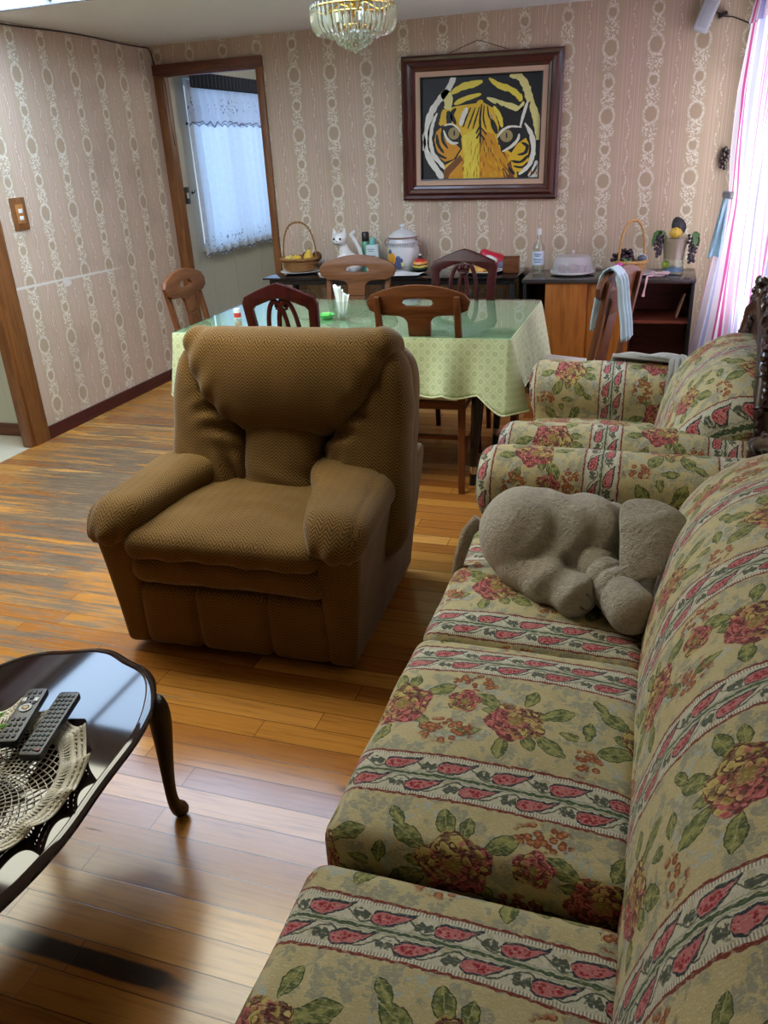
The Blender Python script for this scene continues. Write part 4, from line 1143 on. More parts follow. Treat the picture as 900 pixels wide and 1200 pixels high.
tag(gl, 'clear glass sheet laid flat over the green tablecloth', 'glass sheet')
GT = TZ+.0118
# ---------------------------------------------------------------- dining chairs
def arc(cx, cz, rx, rz, a0, a1, n=10): return [(cx+rx*math.cos(math.radians(a0+(a1-a0)*i/n)), cz+rz*math.sin(math.radians(a0+(a1-a0)*i/n))) for i in range(n+1)]
def slot_chair(name, loc, rz, label, slots, seatmat=None):
    """plain brown chair: curved top rail with a slotted hand hole over a flat splat; local +y is the front"""
    c = empty(name, loc, rz, label, 'chair', 'brown dining chairs')
    def lean(p):    # back posts and splat lean backwards above the seat
        z = p.z; return Vector((p.x, p.y-.185-max(0, z-.44)*.19-(.03*(1-z/.44) if z < .44 else 0), z))
    for s in (-1, 1):
        m = MB(); pts = [(s*.176, 0, z) for z in (0, .12, .25, .36, .44, .55, .66, .78, .90, .925)]
        m.tube([lean(Vector(p)) for p in pts], [.020, .021, .022, .023, .024, .023, .022, .021, .020, .017], 4, flat=.78, up=(1, 0, 0)); m.build('back_post', M['brown'], c, bevel=.004)
    top = [(-.215, .865), (-.226, .90), (-.205, .928)]+[(x, .928+.042*(1-(x/.205)**2)) for x in [-.205+.41*i/16 for i in range(1, 16)]]+[(.205, .928), (.226, .90), (.215, .865), (.17, .845)]
    low = [(.10, .842)]+arc(.10, .802, .052, .040, 90, 180, 6)[1:]+[(.048, .76), (-.048, .76)]+arc(-.10, .802, .052, .040, 0, 90, 6)+[(-.17, .845)]
    hole = [(-.075, .893), (-.062, .912)]+[(x, .912+.008*(1-(x/.062)**2)) for x in (-.03, 0, .03)]+[(.062, .912), (.075, .893), (.055, .878), (-.055, .878)]
    plate('top_rail', [top+low, hole], M['brown_r'], c, .022, fn=lambda p: lean(p)+Vector((0, .022, 0)))
    sp = [(-.048, .762), (.048, .762), (.052, .46), (-.052, .46)]
    holes = [[(x-.006, .74), (x+.006, .74), (x+.006, .56), (x-.006, .56)] for x in (-.024, 0, .024)] if slots else []
    plate('splat', [sp]+holes, M['brown'], c, .014, fn=lambda p: lean(p)+Vector((0, .020, 0)), bev=.0015)
    MB().box2((-.195, -.20, .405), (.195, .20, .445)).build('seat_frame', M['brown_r'], c, bevel=.006)
    soft('seat', lambda x, y, z: rbox(x, y, z-.012*(1-(x/.2)**2), (0, .005, .455), (.200, .205, .026), .024), (-.23, -.23, .40), (.23, .24, .52), .014, seatmat or M['seat'], c)
    for s in (-1, 1): MB().tube([(s*.176, .178, .43), (s*.176, .180, .25), (s*.172, .176, .02), (s*.172, .176, 0)], [.027, .024, .018, .018], 4, up=(1, 0, 0)).build('front_leg', M['brown'], c, bevel=.004)
    for s in (-1, 1): MB().box2((s*.176-.009, -.19, .19), (s*.176+.009, .18, .215)).build('stretcher', M['brown_r'], c, bevel=.003)
    MB().box2((-.17, -.01, .193), (.17, .01, .212)).build('stretcher', M['brown_r'], c, bevel=.003)
    return c
def oval_chair(name, loc, rz, label):
    """dark cherry chair: arched open back around a splat of interlaced ovals; local +y is the front"""
    c = empty(name, loc, rz, label, 'chair', 'cherry dining chairs')
    def lean(p):
        z = p.z; return Vector((p.x, p.y-.185-max(0, z-.44)*.17-(.04*(1-z/.44) if z < .44 else 0), z))
    outl = [(-.145, .46), (-.178, .90), (-.165, .925)]+[(x, .925+.062*(1-(abs(x)/.165)**1.25)) for x in [-.165+.33*i/16 for i in range(1, 16)]]+[(.165, .925), (.178, .90), (.145, .46)]
    inn = [(-.112, .475), (-.142, .875), (-.125, .893)]+[(x, .890+.040*(1-(abs(x)/.125)**1.4)) for x in [-.125+.25*i/12 for i in range(1, 12)]]+[(.125, .893), (.142, .875), (.112, .475)]
    plate('back_frame', [outl, inn], M['cherry'], c, .026, fn=lean, bev=.006)
    m = MB()
    for s in (-1, 1):
        m.tube([lean(Vector((s*.026+.050*math.cos(a), .002, .745+.165*math.sin(a)))) for a in [2*PI*k/36 for k in range(36)]], .0115, 8, closed=True, flat=.7)
    m.tube([lean(Vector((0, 0, .46))), lean(Vector((0, 0, .53))), lean(Vector((0, 0, .60)))], [.06, .028, .035], 8, flat=.3)
    m.build('oval_splat', M['cherry'], c)
    k = MB()
    for s in (-1, 0, 1): k.ball(lean(Vector((s*.020, .012, .893+.012*(s == 0)))), (.014, .008, .018), 10, rot=Matrix.Rotation(-s*.6, 3, 'Y'))
    k.tube([lean(Vector((-.03, .010, .875))), lean(Vector((0, .014, .868))), lean(Vector((.03, .010, .875)))], [.004, .008, .004], 8)
    k.build('carved_crest', M['cherry'], c)
    MB().box2((-.20, -.20, .40), (.20, .21, .445)).build('seat_frame', M['cherry'], c, bevel=.008)
    soft('seat', lambda x, y, z: rbox(x, y, z-.015*(1-(x/.21)**2), (0, .005, .458), (.205, .210, .03), .028), (-.24, -.24, .40), (.24, .25, .53), .014, M['seat'], c)
    for s in (-1, 1): MB().tube([(s*.178, .185, .43), (s*.186, .196, .36), (s*.180, .188, .24), (s*.172, .178, .10), (s*.176, .186, .03), (s*.178, .19, 0)], [.026, .030, .022, .015, .018, .019], 12).build('front_leg', M['cherry'], c)
    for s in (-1, 1): MB().tube([lean(Vector((s*.150, 0, z))) for z in (0, .15, .3, .46)], [.017, .019, .021, .021], 4, up=(1, 0, 0)).build('rear_leg', M['cherry'], c, bevel=.003)
    return c
slot_chair('dining_chair', (-.985, 3.64, 0), math.radians(2), 'plain brown dining chair between the recliner and the floral sofa, seen from behind', False)
slot_chair('dining_chair', (-1.62, 4.165, 0), math.radians(180), 'lighter brown chair on the far side of the table, below the white jar', True)
slot_chair('dining_chair', (-2.185, 3.93, 0), math.radians(-86), 'brown slat-backed chair at the table end by the wallpapered left wall', True)
slot_chair('dining_chair', (-.405, 4.01, 0), math.radians(70), 'brown chair at the table end by the sideboard, with a towel over its back', False)
oval_chair('oval_back_chair', (-1.595, 3.585, 0), math.radians(0), 'dark cherry oval-back chair directly behind the recliner')
oval_chair('oval_back_chair', (-1.015, 4.19, 0), math.radians(180), 'dark cherry oval-back chair on the far side of the table, before the pastry plate')
# towel over the end chair's back (laid in the chair's own axes)
twp = [(-.345, .665), (-.335, .74), (-.318, .82), (-.308, .90), (-.296, .955), (-.272, .978), (-.244, .962), (-.228, .90), (-.215, .82), (-.200, .74), (-.196, .70)]
tw = MB()
def towel(u, v):
    k = u*(len(twp)-1); i = min(int(k), len(twp)-2); a = k-i
    yy = twp[i][0]*(1-a)+twp[i+1][0]*a; z = twp[i][1]*(1-a)+twp[i+1][1]*a
    x = -.110+(v-.5)*(.085+.03*abs(u-.5))+.008*math.sin(u*7)
    ww = 0 if .38 < u < .62 else .012
    return (x, yy+ww*math.sin(v*17+u*3)*.7-(.004 if u < .5 else -.004), z+.004+(.010*math.sin(v*40) if u < .02 or u > .98 else 0))
tw.grid(towel, 44, 30)
two = tw.build('towel', M['towel'], None, solid=.005, loc=(-.405, 4.01, 0)); two.rotation_euler = (0, 0, math.radians(70))
tag(two, 'pale blue towel hanging over the back of the chair by the sideboard', 'towel')
# ---------------------------------------------------------------- things on the dining table
M['napk'] = plain('white_paper', (240, 240, 238), .7)
cup = empty('glass_tumbler', (-1.463, 3.735, GT), 0, 'clear ribbed glass tumbler holding napkins on the dining table', 'glass')
MB().lathe([(.001, .004), (.026, .004), (.030, .012), (.036, .085), (.0385, .088), (.0385, .085), (.033, .0), (.001, 0)], 20).build('bowl', M['glass'], cup)
tn = empty('paper_napkin', (-1.463, 3.735, GT+.008), 0, 'folded white paper napkins standing in the glass tumbler', 'napkin')
for k, (dx, rz, h) in enumerate(((-.010, .3, .150), (.006, -.2, .135), (.012, .7, .11))):
    m = MB(); m.grid(lambda u, v, dx=dx, h=h, k=k: ((u-.5)*(.014+.026*v)+dx*.6-.014*v*(1 if k != 2 else -1), .006*math.sin(u*8+k)*(1-v*.4)+.004*k, .002+h*v+(.006*math.sin(u*6) if v > .9 else 0)), 8, 8)
    m.build('napkin_fold', M['napk'], tn, solid=.002)
dish = empty('sponge_dish', (-1.555, 3.755, GT), 0, 'small translucent green dish beside the napkin tumbler on the table', 'dish')
M['greenp'] = plain('green_plastic', (112, 214, 120), .25, alpha=.85)
MB().lathe([(.001, .0), (.030, .0), (.040, .016), (.042, .018), (.038, .018), (.028, .005), (.001, .005)], 24).build('saucer', M['greenp'], dish)
MB().box((0, 0, .016), (.045, .030, .020)).build('sponge', plain('green_sponge', (126, 220, 110), .9), dish, bevel=.005)
sk = empty('salt_shaker', (-2.02, 3.70, GT), 0, 'small white shaker with a red band at the left of the dining table', 'shaker')
MB().lathe([(.001, 0), (.017, 0), (.018, .004), (.018, .045), (.015, .052), (.001, .053)], 18).build('jar', M['whitep'], sk)
MB().lathe([(.0184, .010), (.0184, .032)], 18).build('red_band', plain('red_label', (206, 60, 52), .5), sk)
# ---------------------------------------------------------------- black glass console and the sideboard
CY = 5.10; CTOP = .748
cn = empty('console_table', (-1.69, 5.32, 0), 0, 'long black glass console table against the wallpapered back wall', 'console table')
def G(x): return x+1.69
MB().box2((G(-2.56), CY-5.32, .736), (G(-.83), 5.53-5.32, CTOP)).build('glass_top', M['blackgl'], cn, bevel=.002)
MB().box2((G(-2.52), CY-5.32+.02, .700), (G(-.85), CY-5.32+.045, .735)).box2((G(-2.52), .17, .700), (G(-.85), .195, .735)).build('rail', M['black'], cn, bevel=.003)
for xx in (-2.50, -1.69, -.86):
    for yy in (CY-5.32+.035, .18): MB().box2((G(xx)-.018, yy-.018, 0), (G(xx)+.018, yy+.018, .702)).build('leg', M['black'], cn, bevel=.003)
for zz in (.20, .46): MB().box2((G(-2.52), CY-5.32+.03, zz), (G(-.85), .19, zz+.008)).build('glass_shelf', M['tglass'], cn, smooth=False)
# goblets on the console's shelf
gob = None
gpos = [(-2.30, 5.22), (-2.18, 5.30), (-2.06, 5.21), (-1.93, 5.30), (-1.16, 5.22), (-1.04, 5.30), (-.95, 5.21)]
for i, (x, y) in enumerate(gpos):
    if gob is None:
        g = MB().lathe([(.001, 0), (.030, .002), (.028, .005), (.004, .010), (.004, .075), (.020, .088), (.032, .12), (.034, .16), (.031, .19), (.0295, .19), (.032, .16), (.030, .12), (.018, .091), (.001, .082)], 20).build('wine_glass', M['glass'], None)
        gob = g
    else: g = gob.copy(); COL.objects.link(g)
    g.location = (x, y, .4685)
    tag(g, 'clear stemmed glass on the shelf under the console, %s from the left' % ['first', 'second', 'third', 'fourth', 'fifth', 'sixth', 'seventh'][i], 'wine glass', 'stemmed glasses on the console shelf')

SB = (-.295, 5.30); sb = empty('sideboard', (SB[0], SB[1], 0), 0, 'low wooden sideboard with dark top and one open compartment, right of the console', 'sideboard')
def S(x): return x-SB[0]
def Y(y): return y-SB[1]
x0, x1 = -.790, .205; yb, yf = 5.535, 5.105
ztop = .735; zb = .09
MB().box2((S(x0-.008), Y(yf-.012), ztop-.022), (S(x1+.004), Y(yb), ztop)).build('top', M['grey_top'], sb, bevel=.003)
for xa in (x0, x1-.02): MB().box2((S(xa), Y(yf), zb), (S(xa+.02), Y(yb), ztop-.022)).build('side_panel', M['black'], sb, bevel=.002)
MB().box2((S(x0+.02), Y(yb-.012), zb), (S(x1-.02), Y(yb), ztop-.022)).build('back_panel', M['inner'], sb)
MB().box2((S(x0+.02), Y(yf+.01), zb), (S(x1-.02), Y(yb-.012), zb+.02)).build('bottom_board', M['inner'], sb)
MB().box2((S(-.165), Y(yf+.05), zb+.02), (S(-.145), Y(yb-.012), ztop-.022)).build('divider', M['inner'], sb)
MB().box2((S(-.145), Y(yf+.04), .468), (S(x1-.02), Y(yb-.012), .486)).build('shelf', M['inner'], sb)
MB().box2((S(-.655), Y(yf+.004), zb+.02), (S(-.405), Y(yf+.020), ztop-.024)).build('sliding_door', M['door'], sb, bevel=.0015)
dd = MB().box2((S(-.415), Y(yf+.022), zb+.02), (S(-.148), Y(yf+.038), ztop-.024)).build('sliding_door', M['door'], sb, bevel=.0015)
MB().lathe([(.0, .002), (.006, .0025), (.010, .001), (.013, -.001), (.0135, .004), (.012, .005), (.0, .004)][::-1], 20, (S(-.185), Y(yf+.020), .485), axis=Matrix.Rotation(PI/2, 3, 'X')).build('finger_pull', M['black'], dd)
MB().box2((S(x0+.02), Y(yf+.012), ztop-.030), (S(x1-.02), Y(yf+.03), ztop-.022)).box2((S(x0+.02), Y(yf+.0), zb), (S(x1-.02), Y(yf+.03), zb+.018)).build('door_track', M['inner'], sb)
for xx in (x0+.05, x1-.05):
    for yy in (yf+.05, yb-.05): MB().lathe([(.014, 0), (.020, zb)], 12, (S(xx), Y(yy), 0)).build('leg', M['black'], sb)
bk_ = MB().box((0, 0, 0), (.010, .16, .15)).build('leaning_book', plain('mottled_cover', (150, 110, 88), .6), None, bevel=.002, loc=(.140, 5.28, .5635)); bk_.rotation_euler = (0, .26, 0)
tag(bk_, 'thin mottled book leaning upright in the open sideboard compartment', 'book')
ZS = ztop+.0006; ZK = CTOP+.0006
# ---- on the console
def basket(name, loc, label, mat, R, H, hh, hr, seed, twist=False):
    b = empty(name, loc, 0, label, 'basket')
    m = MB(); n = 26
    for k in range(9):   # woven rounds
        z = .008+H*k/8; r = R*(.82+.18*(k/8)**.8)
        pts = [((r+.0035*(1 if (i+k) % 2 else -1))*math.cos(2*PI*i/n/1.0), (r+.0035*(1 if (i+k) % 2 else -1))*math.sin(2*PI*i/n), z+.001*((i % 2)*2-1)) for i in range(n)]
        m.tube(pts, H/8*.55, 6, closed=True)
    m.lathe([(0, .002), (R*.80, .002), (R*.82, .010), (0, .010)], 24)
    m.build('woven_bowl', mat, b)
    m = MB(); 
    for ph in (0, PI):
        m.tube([((R*1.04+.006*math.cos(i*PI*.5+ph))*math.cos(2*PI*i/96), (R*1.04+.006*math.cos(i*PI*.5+ph))*math.sin(2*PI*i/96), H+.010+.006*math.sin(i*PI*.5+ph)) for i in range(96)], .0065, 6, closed=True)
    m.build('braided_rim', mat, b)
    m = MB()
    for ph in ((0, PI) if not twist else (0, 2*PI/3, 4*PI/3)):
        pts = []
        for i in range(61):
            a = PI*i/60; pts.append((R*.98*math.copysign(abs(math.cos(a))**.85, math.cos(a))+.0, .004*math.sin(i*.9+ph), H+hh*math.sin(a)**.8+.004*math.cos(i*.9+ph)))
        m.tube(pts, hr, 6)
    m.build('hoop_handle', mat, b)
    return b
pl_ = MB().lathe([(.001, .004), (.06, .004), (.10, .008), (.140, .018), (.143, .016), (.10, .002), (.06, 0), (.001, 0)], 36).build('dinner_plate', M['white'], None, loc=(-2.375, 5.34, ZK))
tag(pl_, 'white plate with rim under the yellow fruit basket', 'plate')
basket('fruit_basket', (-2.375, 5.34, ZK+.0185), 'round brown wicker basket with tall hoop handle on the console', M['wicker'], .125, .070, .245, .0045, 1)
def fruit(name, loc, prof, mat, rot, label, cat, grp=None, stem=None):
    m = MB().lathe(prof, 20); o = m.build(name, mat, None, loc=loc); o.rotation_euler = rot
    if stem: MB().tube([(0, 0, prof[-1][1]-.004), (.002, 0, prof[-1][1]+.012)], .002, 6).build('stem', M['dark'], o)
    return tag(o, label, cat, grp)
pear = [(.001, 0), (.018, .003), (.032, .018), (.036, .034), (.031, .052), (.020, .070), (.015, .084), (.009, .092), (.001, .094)]
appl = [(.001, .004), (.014, 0), (.030, .012), (.035, .030), (.030, .050), (.014, .060), (.001, .055)]
M['yel'] = plain('yellow_fruit_skin', (230, 190, 74), .35); M['yel2'] = plain('pale_yellow_skin', (232, 204, 112), .4); M['brn'] = plain('brown_fruit_skin', (104, 66, 34), .4)
g = 'fruit in the basket on the console'
fruit('pear', (-2.315, 5.33, ZK+.072), pear, M['yel'], (.25, .30, 0), 'yellow pear standing at the right of the wicker fruit basket', 'fruit', g, True)
fruit('apple', (-2.375, 5.285, ZK+.066), appl, M['yel'], (.2, .1, 0), 'yellow apple at the front middle of the wicker fruit basket', 'fruit', g, True)
fruit('apple', (-2.435, 5.305, ZK+.064), appl, M['yel2'], (.1, -.2, 0), 'pale yellow apple at the left of the wicker fruit basket', 'fruit', g, True)
fruit('brown_fruit', (-2.35, 5.395, ZK+.075), appl, M['brn'], (0, .2, 0), 'brown fruit at the back of the wicker fruit basket', 'fruit', g)
fruit('brown_fruit', (-2.275, 5.375, ZK+.080), appl, M['brn'], (.2, .5, 0), 'brown fruit behind the standing pear in the wicker basket', 'fruit', g)
ds = MB().lathe([(.001, .003), (.030, .003), (.040, .022), (.043, .024), (.043, .020), (.032, 0), (.001, 0)], 24).build('glass_dish', M['white'], None, loc=(-2.13, 5.16, ZK)); tag(ds, 'little whitish dish beside the fruit basket plate on the console', 'dish')
# porcelain cat
ct_ = empty('cat_figurine', (-2.02, 5.33, ZK), 0, 'white porcelain cat figurine with dark eyes and raised tail on the console', 'figurine')
def catf(x, y, z):
    d = sell(x, y, z, (.015, .02, .055), (.065, .055, .075), 2.0)
    d = smin(d, sell(x, y, z, (-.02, -.005, .13), (.036, .034, .07)), .04)
    d = smin(d, sell(x, y, z, (-.045, -.02, .222), (.052, .042, .042), 2.2), .02)
    d = smin(d, sell(x, y, z, (-.045, -.055, .207), (.020, .016, .014)), .012)
    for s in (-1, 1):
        d = smin(d, cap(x, y, z, (-.045+s*.030, -.012, .240), (-.045+s*.040, -.008, .290), .020, .004), .012)
        d = smin(d, cap(x, y, z, (-.02+s*.022, -.045, .10), (-.02+s*.022, -.055, .012), .016, .017), .02)
    pts = [(.07, .03, .03), (.10, .02, .08), (.085, .015, .15), (.055, .010, .21), (.035, .008, .245), (.055, .005, .262)]
    for a, b in zip(pts, pts[1:]): d = smin(d, cap(x, y, z, a, b, .013, .013), .01)
    return smax(d, -z, .005)
soft('body', catf, (-.13, -.10, -.01), (.14, .11, .31), .0065, M['white'], ct_)
M['inkblk'] = plain('black_eye', (18, 18, 20), .2)
for s in (-1, 1): MB().ball((-.045+s*.022, -.060, .226), (.009, .005, .008), 10).build('eye', M['inkblk'], ct_)
MB().ball((-.045, -.071, .212), (.005, .004, .004), 8).build('nose', M['inkblk'], ct_)
sp_ = empty('spray_can', (-1.912, 5.41, ZK), 0, 'slim green spray can with black cap between the cat figurine and white bottle', 'spray can')
MB().lathe([(.001, 0), (.027, 0), (.028, .003), (.028, .19), (.022, .200), (.001, .201)], 20).build('can', plain('green_can', (96, 168, 134), .3), sp_)
MB().lathe([(.0255, .196), (.0255, .248), (.020, .256), (.001, .256)], 20).build('cap', M['black'], sp_)
lb = empty('lotion_bottle', (-1.845, 5.36, ZK), 0, 'white squared bottle with teal cap and printed label beside the green spray can', 'bottle')
MB().box2((-.046, -.024, 0), (.046, .024, .178)).build('bottle', plain('pale_bottle', (206, 218, 220), .3), lb, bevel=.012, seg=3)
MB().lathe([(.020, .176), (.020, .194), (.016, .218), (.010, .224), (.001, .224)], 18).build('cap', plain('teal_cap', (110, 186, 176), .3), lb)
lm = MB()
for i, (w_, z_) in enumerate(((.05, .150), (.036, .138), (.062, .108), (.055, .098), (.06, .080), (.04, .070))): lm.box((-.008+.001*i, -.0245, z_), (w_, .0012, .0045))
lm.build('label_print', plain('grey_print', (122, 134, 142), .6), lb)
# ceramic jar with painted fruit
jr = empty('ceramic_jar', (-1.635, 5.37, ZK), 0, 'white ceramic jar with lid, small handles and painted fruit on the console', 'jar')
M['jar'] = plain('glazed_white', (214, 214, 214), .15)
MB().lathe([(.001, 0), (.078, 0), (.082, .004), (.098, .05), (.108, .11), (.106, .155), (.096, .195), (.090, .212), (.094, .222), (.088, .222), (.001, .215)], 36).build('pot', M['jar'], jr)
MB().lathe([(.098, .220), (.101, .225), (.096, .231), (.078, .245), (.055, .262), (.034, .270), (.016, .272), (.013, .280), (.022, .290), (.019, .303), (.001, .308)], 32).build('lid', M['jar'], jr)
MB().tube([(.101*math.cos(2*PI*i/48), .101*math.sin(2*PI*i/48), .2235) for i in range(48)], .0035, 6, closed=True).build('brown_line', plain('brown_glaze', (140, 98, 82), .25), jr)
for s in (-1, 1): MB().tube([(s*.090, -.01, .205), (s*.112, -.012, .212), (s*.122, -.012, .195), (s*.118, -.012, .172), (s*.104, -.01, .168)], .006, 8).build('handle', plain('tan_glaze', (168, 140, 124), .25), jr)
def dab(m, ax, z, r, mi, sz=1.0):
    R0 = .098+.010*math.sin(min(z/.11, 1.4)*PI/2); c = Vector((R0*math.sin(ax), -R0*math.cos(ax), z))
    m.ball(c, (r, .004, r*sz), 12, mi, rot=Matrix.Rotation(ax, 3, 'Z'))
pm = MB()
for ax, z, r in ((-.62, .085, .026), (-.50, .105, .030), (-.36, .095, .022), (-.45, .075, .022)): dab(pm, ax, z, r, 0)
for ax, z, r in ((-.66, .135, .020), (-.15, .062, .026), (.0, .050, .020), (-.05, .095, .020), (.12, .085, .015)): dab(pm, ax, z, r, 1)
for ax, z, r in ((-.80, .14, .015), (-.9, .11, .014), (.22, .06, .012)): dab(pm, ax, z, r, 2, 1.5)
pm.build('painted_fruit', [plain('orange_glaze', (216, 150, 40), .2), plain('blue_glaze', (78, 88, 126), .2), plain('yellow_green_glaze', (196, 196, 120), .2)], jr)
sw = MB()
for i in range(16):
    a0 = -1.1+2.2*i/15; sw.tube([(.1075*math.sin(a0+.10*math.cos(t)), -.1075*math.cos(a0+.10*math.cos(t)), .178+.014*math.sin(t*1.0)) for t in [k*.5 for k in range(10)]], .0016, 4)
sw.build('scroll_decoration', plain('grey_scroll', (150, 148, 152), .3), jr)
pt = empty('painted_vase', (-1.50, 5.30, ZK), 0, 'small round gourd-shaped pot in red, yellow and black stripes beside the jar', 'pot')
T_ = T('striped_glaze'); o_ = T_.obj(); cr = T_.node('ShaderNodeValToRGB'); T_.put(cr.inputs[0], o_[2]/.10+T_.noise(T_.vec(*o_), 30, 2)*.16-.08); cr.color_ramp.interpolation = 'CONSTANT'
for i, (p, k) in enumerate(((0, (30, 30, 30)), (.28, (60, 84, 50)), (.40, (218, 186, 80)), (.52, (34, 30, 30)), (.60, (224, 150, 70)), (.76, (188, 52, 46)), (.93, (40, 36, 34)))):
    e = cr.color_ramp.elements[i] if i < 2 else cr.color_ramp.elements.new(p); e.position = p; e.color = lin(k)
T_.bsdf(cr.outputs[0], .2)
MB().lathe([(.001, 0), (.022, .0), (.044, .018), (.052, .045), (.046, .072), (.026, .092), (.014, .098), (.013, .106), (.017, .110), (.010, .112), (.001, .108)], 28).build('gourd', T_, pt)
MB().ball((0, 0, .114), .009, 10).build('stopper', M['whitep'], pt)
# papers
for i, (x, y, rz) in enumerate(((-1.565, 5.165, .12), (-1.55, 5.185, -.10))):
    nm = MB().grid(lambda u, v, i=i: ((u-.5)*.19, (v-.5)*.11, .006*math.sin(u*5+i)*v+.0075), 10, 6).build('paper_napkin', M['napk'], None, solid=.0015, loc=(x, y, ZK+.004+.006*i)); nm.rotation_euler = (0, 0, rz)
    tag(nm, ['lower white paper napkin lying in front of the ceramic jar', 'upper white paper napkin lying in front of the ceramic jar'][i], 'napkin', 'napkins on the console')
# pastries on a plate, red bag, wooden box
pp = MB().lathe([(.001, .004), (.07, .004), (.125, .022), (.128, .020), (.08, 0), (.001, 0)], 36).build('pastry_plate', M['white'], None, loc=(-1.075, 5.27, ZK)); tag(pp, 'shallow white plate heaped with pastries at the right end of the console', 'plate')
M['bun'] = plain('golden_crust', (222, 172, 92), .5)
bun0 = None
for i, (x, y, z) in enumerate(((-1.13, 5.25, 0), (-1.085, 5.22, 0), (-1.03, 5.24, 0), (-1.10, 5.31, 0), (-1.04, 5.30, 0), (-1.09, 5.26, .030), (-1.045, 5.265, .030))):
    if bun0 is None: bun0 = MB().ball((0, 0, 0), (.036, .028, .020), 14).ball((.012, .004, .010), (.022, .020, .014), 12).build('pastry', M['bun'], None); o = bun0
    else: o = bun0.copy(); COL.objects.link(o)
    o.location = (x, y, ZK+.026+z); o.rotation_euler = (.1, 0, i*1.3)
    tag(o, 'golden pastry heaped on the white plate at the console', 'pastry', 'pastries on the white plate')
rb = empty('snack_bag', (-1.06, 5.41, ZK), 0, 'crumpled red and white snack bag lying behind the pastry plate', 'bag')
M['redbag'] = plain('red_foil', (196, 40, 62), .3)
soft('bag', lambda x, y, z: sell(x-z*.5, y, z+x*.45, (0, 0, .075), (.12, .05, .055), 2.5)+.010*wob(x, y, z, 38, 44), (-.2, -.09, -.02), (.22, .09, .20), .012, M['redbag'], rb)
MB().ball((.02, -.048, .075), (.045, .012, .022), 14, rot=Matrix.Rotation(.4, 3, 'Y')).build('white_patch', M['whitep'], rb)
soft('blue_wrapper', lambda x, y, z: sell(x, y, z, (.115, -.03, .035), (.05, .04, .03), 2.5)+.008*wob(x, y, z, 45, 45), (.03, -.10, -.02), (.20, .05, .10), .010, plain('blue_grey_foil', (120, 132, 158), .3), rb)
bx = empty('wooden_box', (-.90, 5.30, ZK), math.radians(4), 'small open brown wooden box at the right end of the console', 'box')
b = MB(); b.box2((-.05, -.035, 0), (.05, .035, .006)).box2((-.05, -.035, 0), (.05, -.029, .085)).box2((-.05, .029, 0), (.05, .035, .095)).box2((-.05, -.03, 0), (-.044, .03, .09)).box2((.044, -.03, 0), (.05, .03, .09)); b.build('box', M['brown_r'], bx, bevel=.0015)
MB().box2((-.052, .030, .090), (.052, .037, .098)).build('rim', M['inner'], bx)
# ---- on the sideboard
bt = empty('liquor_bottle', (-.735, 5.345, ZS), 0, 'clear glass bottle with white cap and pale label at the left of the sideboard', 'bottle')
MB().lathe([(.001, 0), (.036, 0), (.039, .004), (.039, .150), (.034, .172), (.016, .196), (.0135, .205), (.0135, .248), (.011, .248), (.011, .205), (.030, .172), (.035, .15), (.035, .008), (.001, .008)], 28).build('glass', M['glass'], bt)
lbm = MB(); lbm.grid(lambda u, v: (.0396*math.sin((u-.5)*2.6), -.0396*math.cos((u-.5)*2.6), .055+.085*v), 16, 4); lbm.build('label', plain('pale_blue_label', (206, 220, 232), .5), bt)
pr = MB()
for z_, w_ in ((.118, 1.2), (.108, .8), (.086, 1.5), (.072, 1.0)): pr.grid(lambda u, v: (.0400*math.sin((u-.5)*w_), -.0400*math.cos((u-.5)*w_), z_+.006*v), 10, 1)
pr.build('label_print', plain('blue_print', (110, 130, 170), .6), bt)
MB().lathe([(.016, .235), (.016, .268), (.012, .272), (.001, .272)], 18).build('cap', M['whitep'], bt)
ck = empty('cake_stand', (-.515, 5.30, ZS), 0, 'round white cake dish with a clear dome lid on the sideboard', 'cake dish')
MB().lathe([(.001, .012), (.10, .012), (.135, .020), (.140, .026), (.137, .015), (.10, .0), (.001, 0)], 36).build('dish', M['white'], ck)
dm_ = MB().lathe([(.126, .024), (.124, .05), (.112, .100), (.100, .112), (.001, .118)], 36).build('dome_lid', M['plasticdome'], ck, solid=.002)
MB().lathe([(.006, .117), (.006, .128), (.012, .136), (.008, .146), (.001, .147)], 14).build('knob', M['plasticdome'], dm_)
mu = MB().lathe([(.001, 0), (.022, 0), (.030, .024), (.032, .030), (.026, .046), (.001, .052)], 16).build('muffin', plain('muffin_crust', (150, 108, 92), .7), None)
for i, (x, y) in enumerate(((-.06, -.03), (.0, -.055), (.055, -.02), (.01, .035))):
    o = mu if i == 0 else mu.copy()
    if i: COL.objects.link(o)
    o.location = (-.515+x, 5.30+y, ZS+.0135); tag(o, 'small brown muffin under the clear dome of the cake dish', 'muffin', 'muffins under the dome')
p2 = MB().lathe([(.001, .004), (.08, .004), (.125, .012), (.142, .022), (.144, .020), (.10, 0), (.001, 0)], 40).build('serving_plate', plain('patterned_white', (214, 216, 222), .15), None, loc=(-.165, 5.25, ZS)); tag(p2, 'wide white plate under the pale wicker basket on the sideboard', 'plate')
b2 = basket('handled_basket', (-.165, 5.25, ZS+.006), 'pale wicker basket with tall twisted handle on the sideboard', M['wicker2'], .085, .065, .245, .006, 2, True); b2.rotation_euler = (0, 0, .55)
M['grape'] = plain('black_grape', (46, 26, 38), .25); M['gleaf'] = plain('dull_green_leaf', (92, 134, 78), .6)
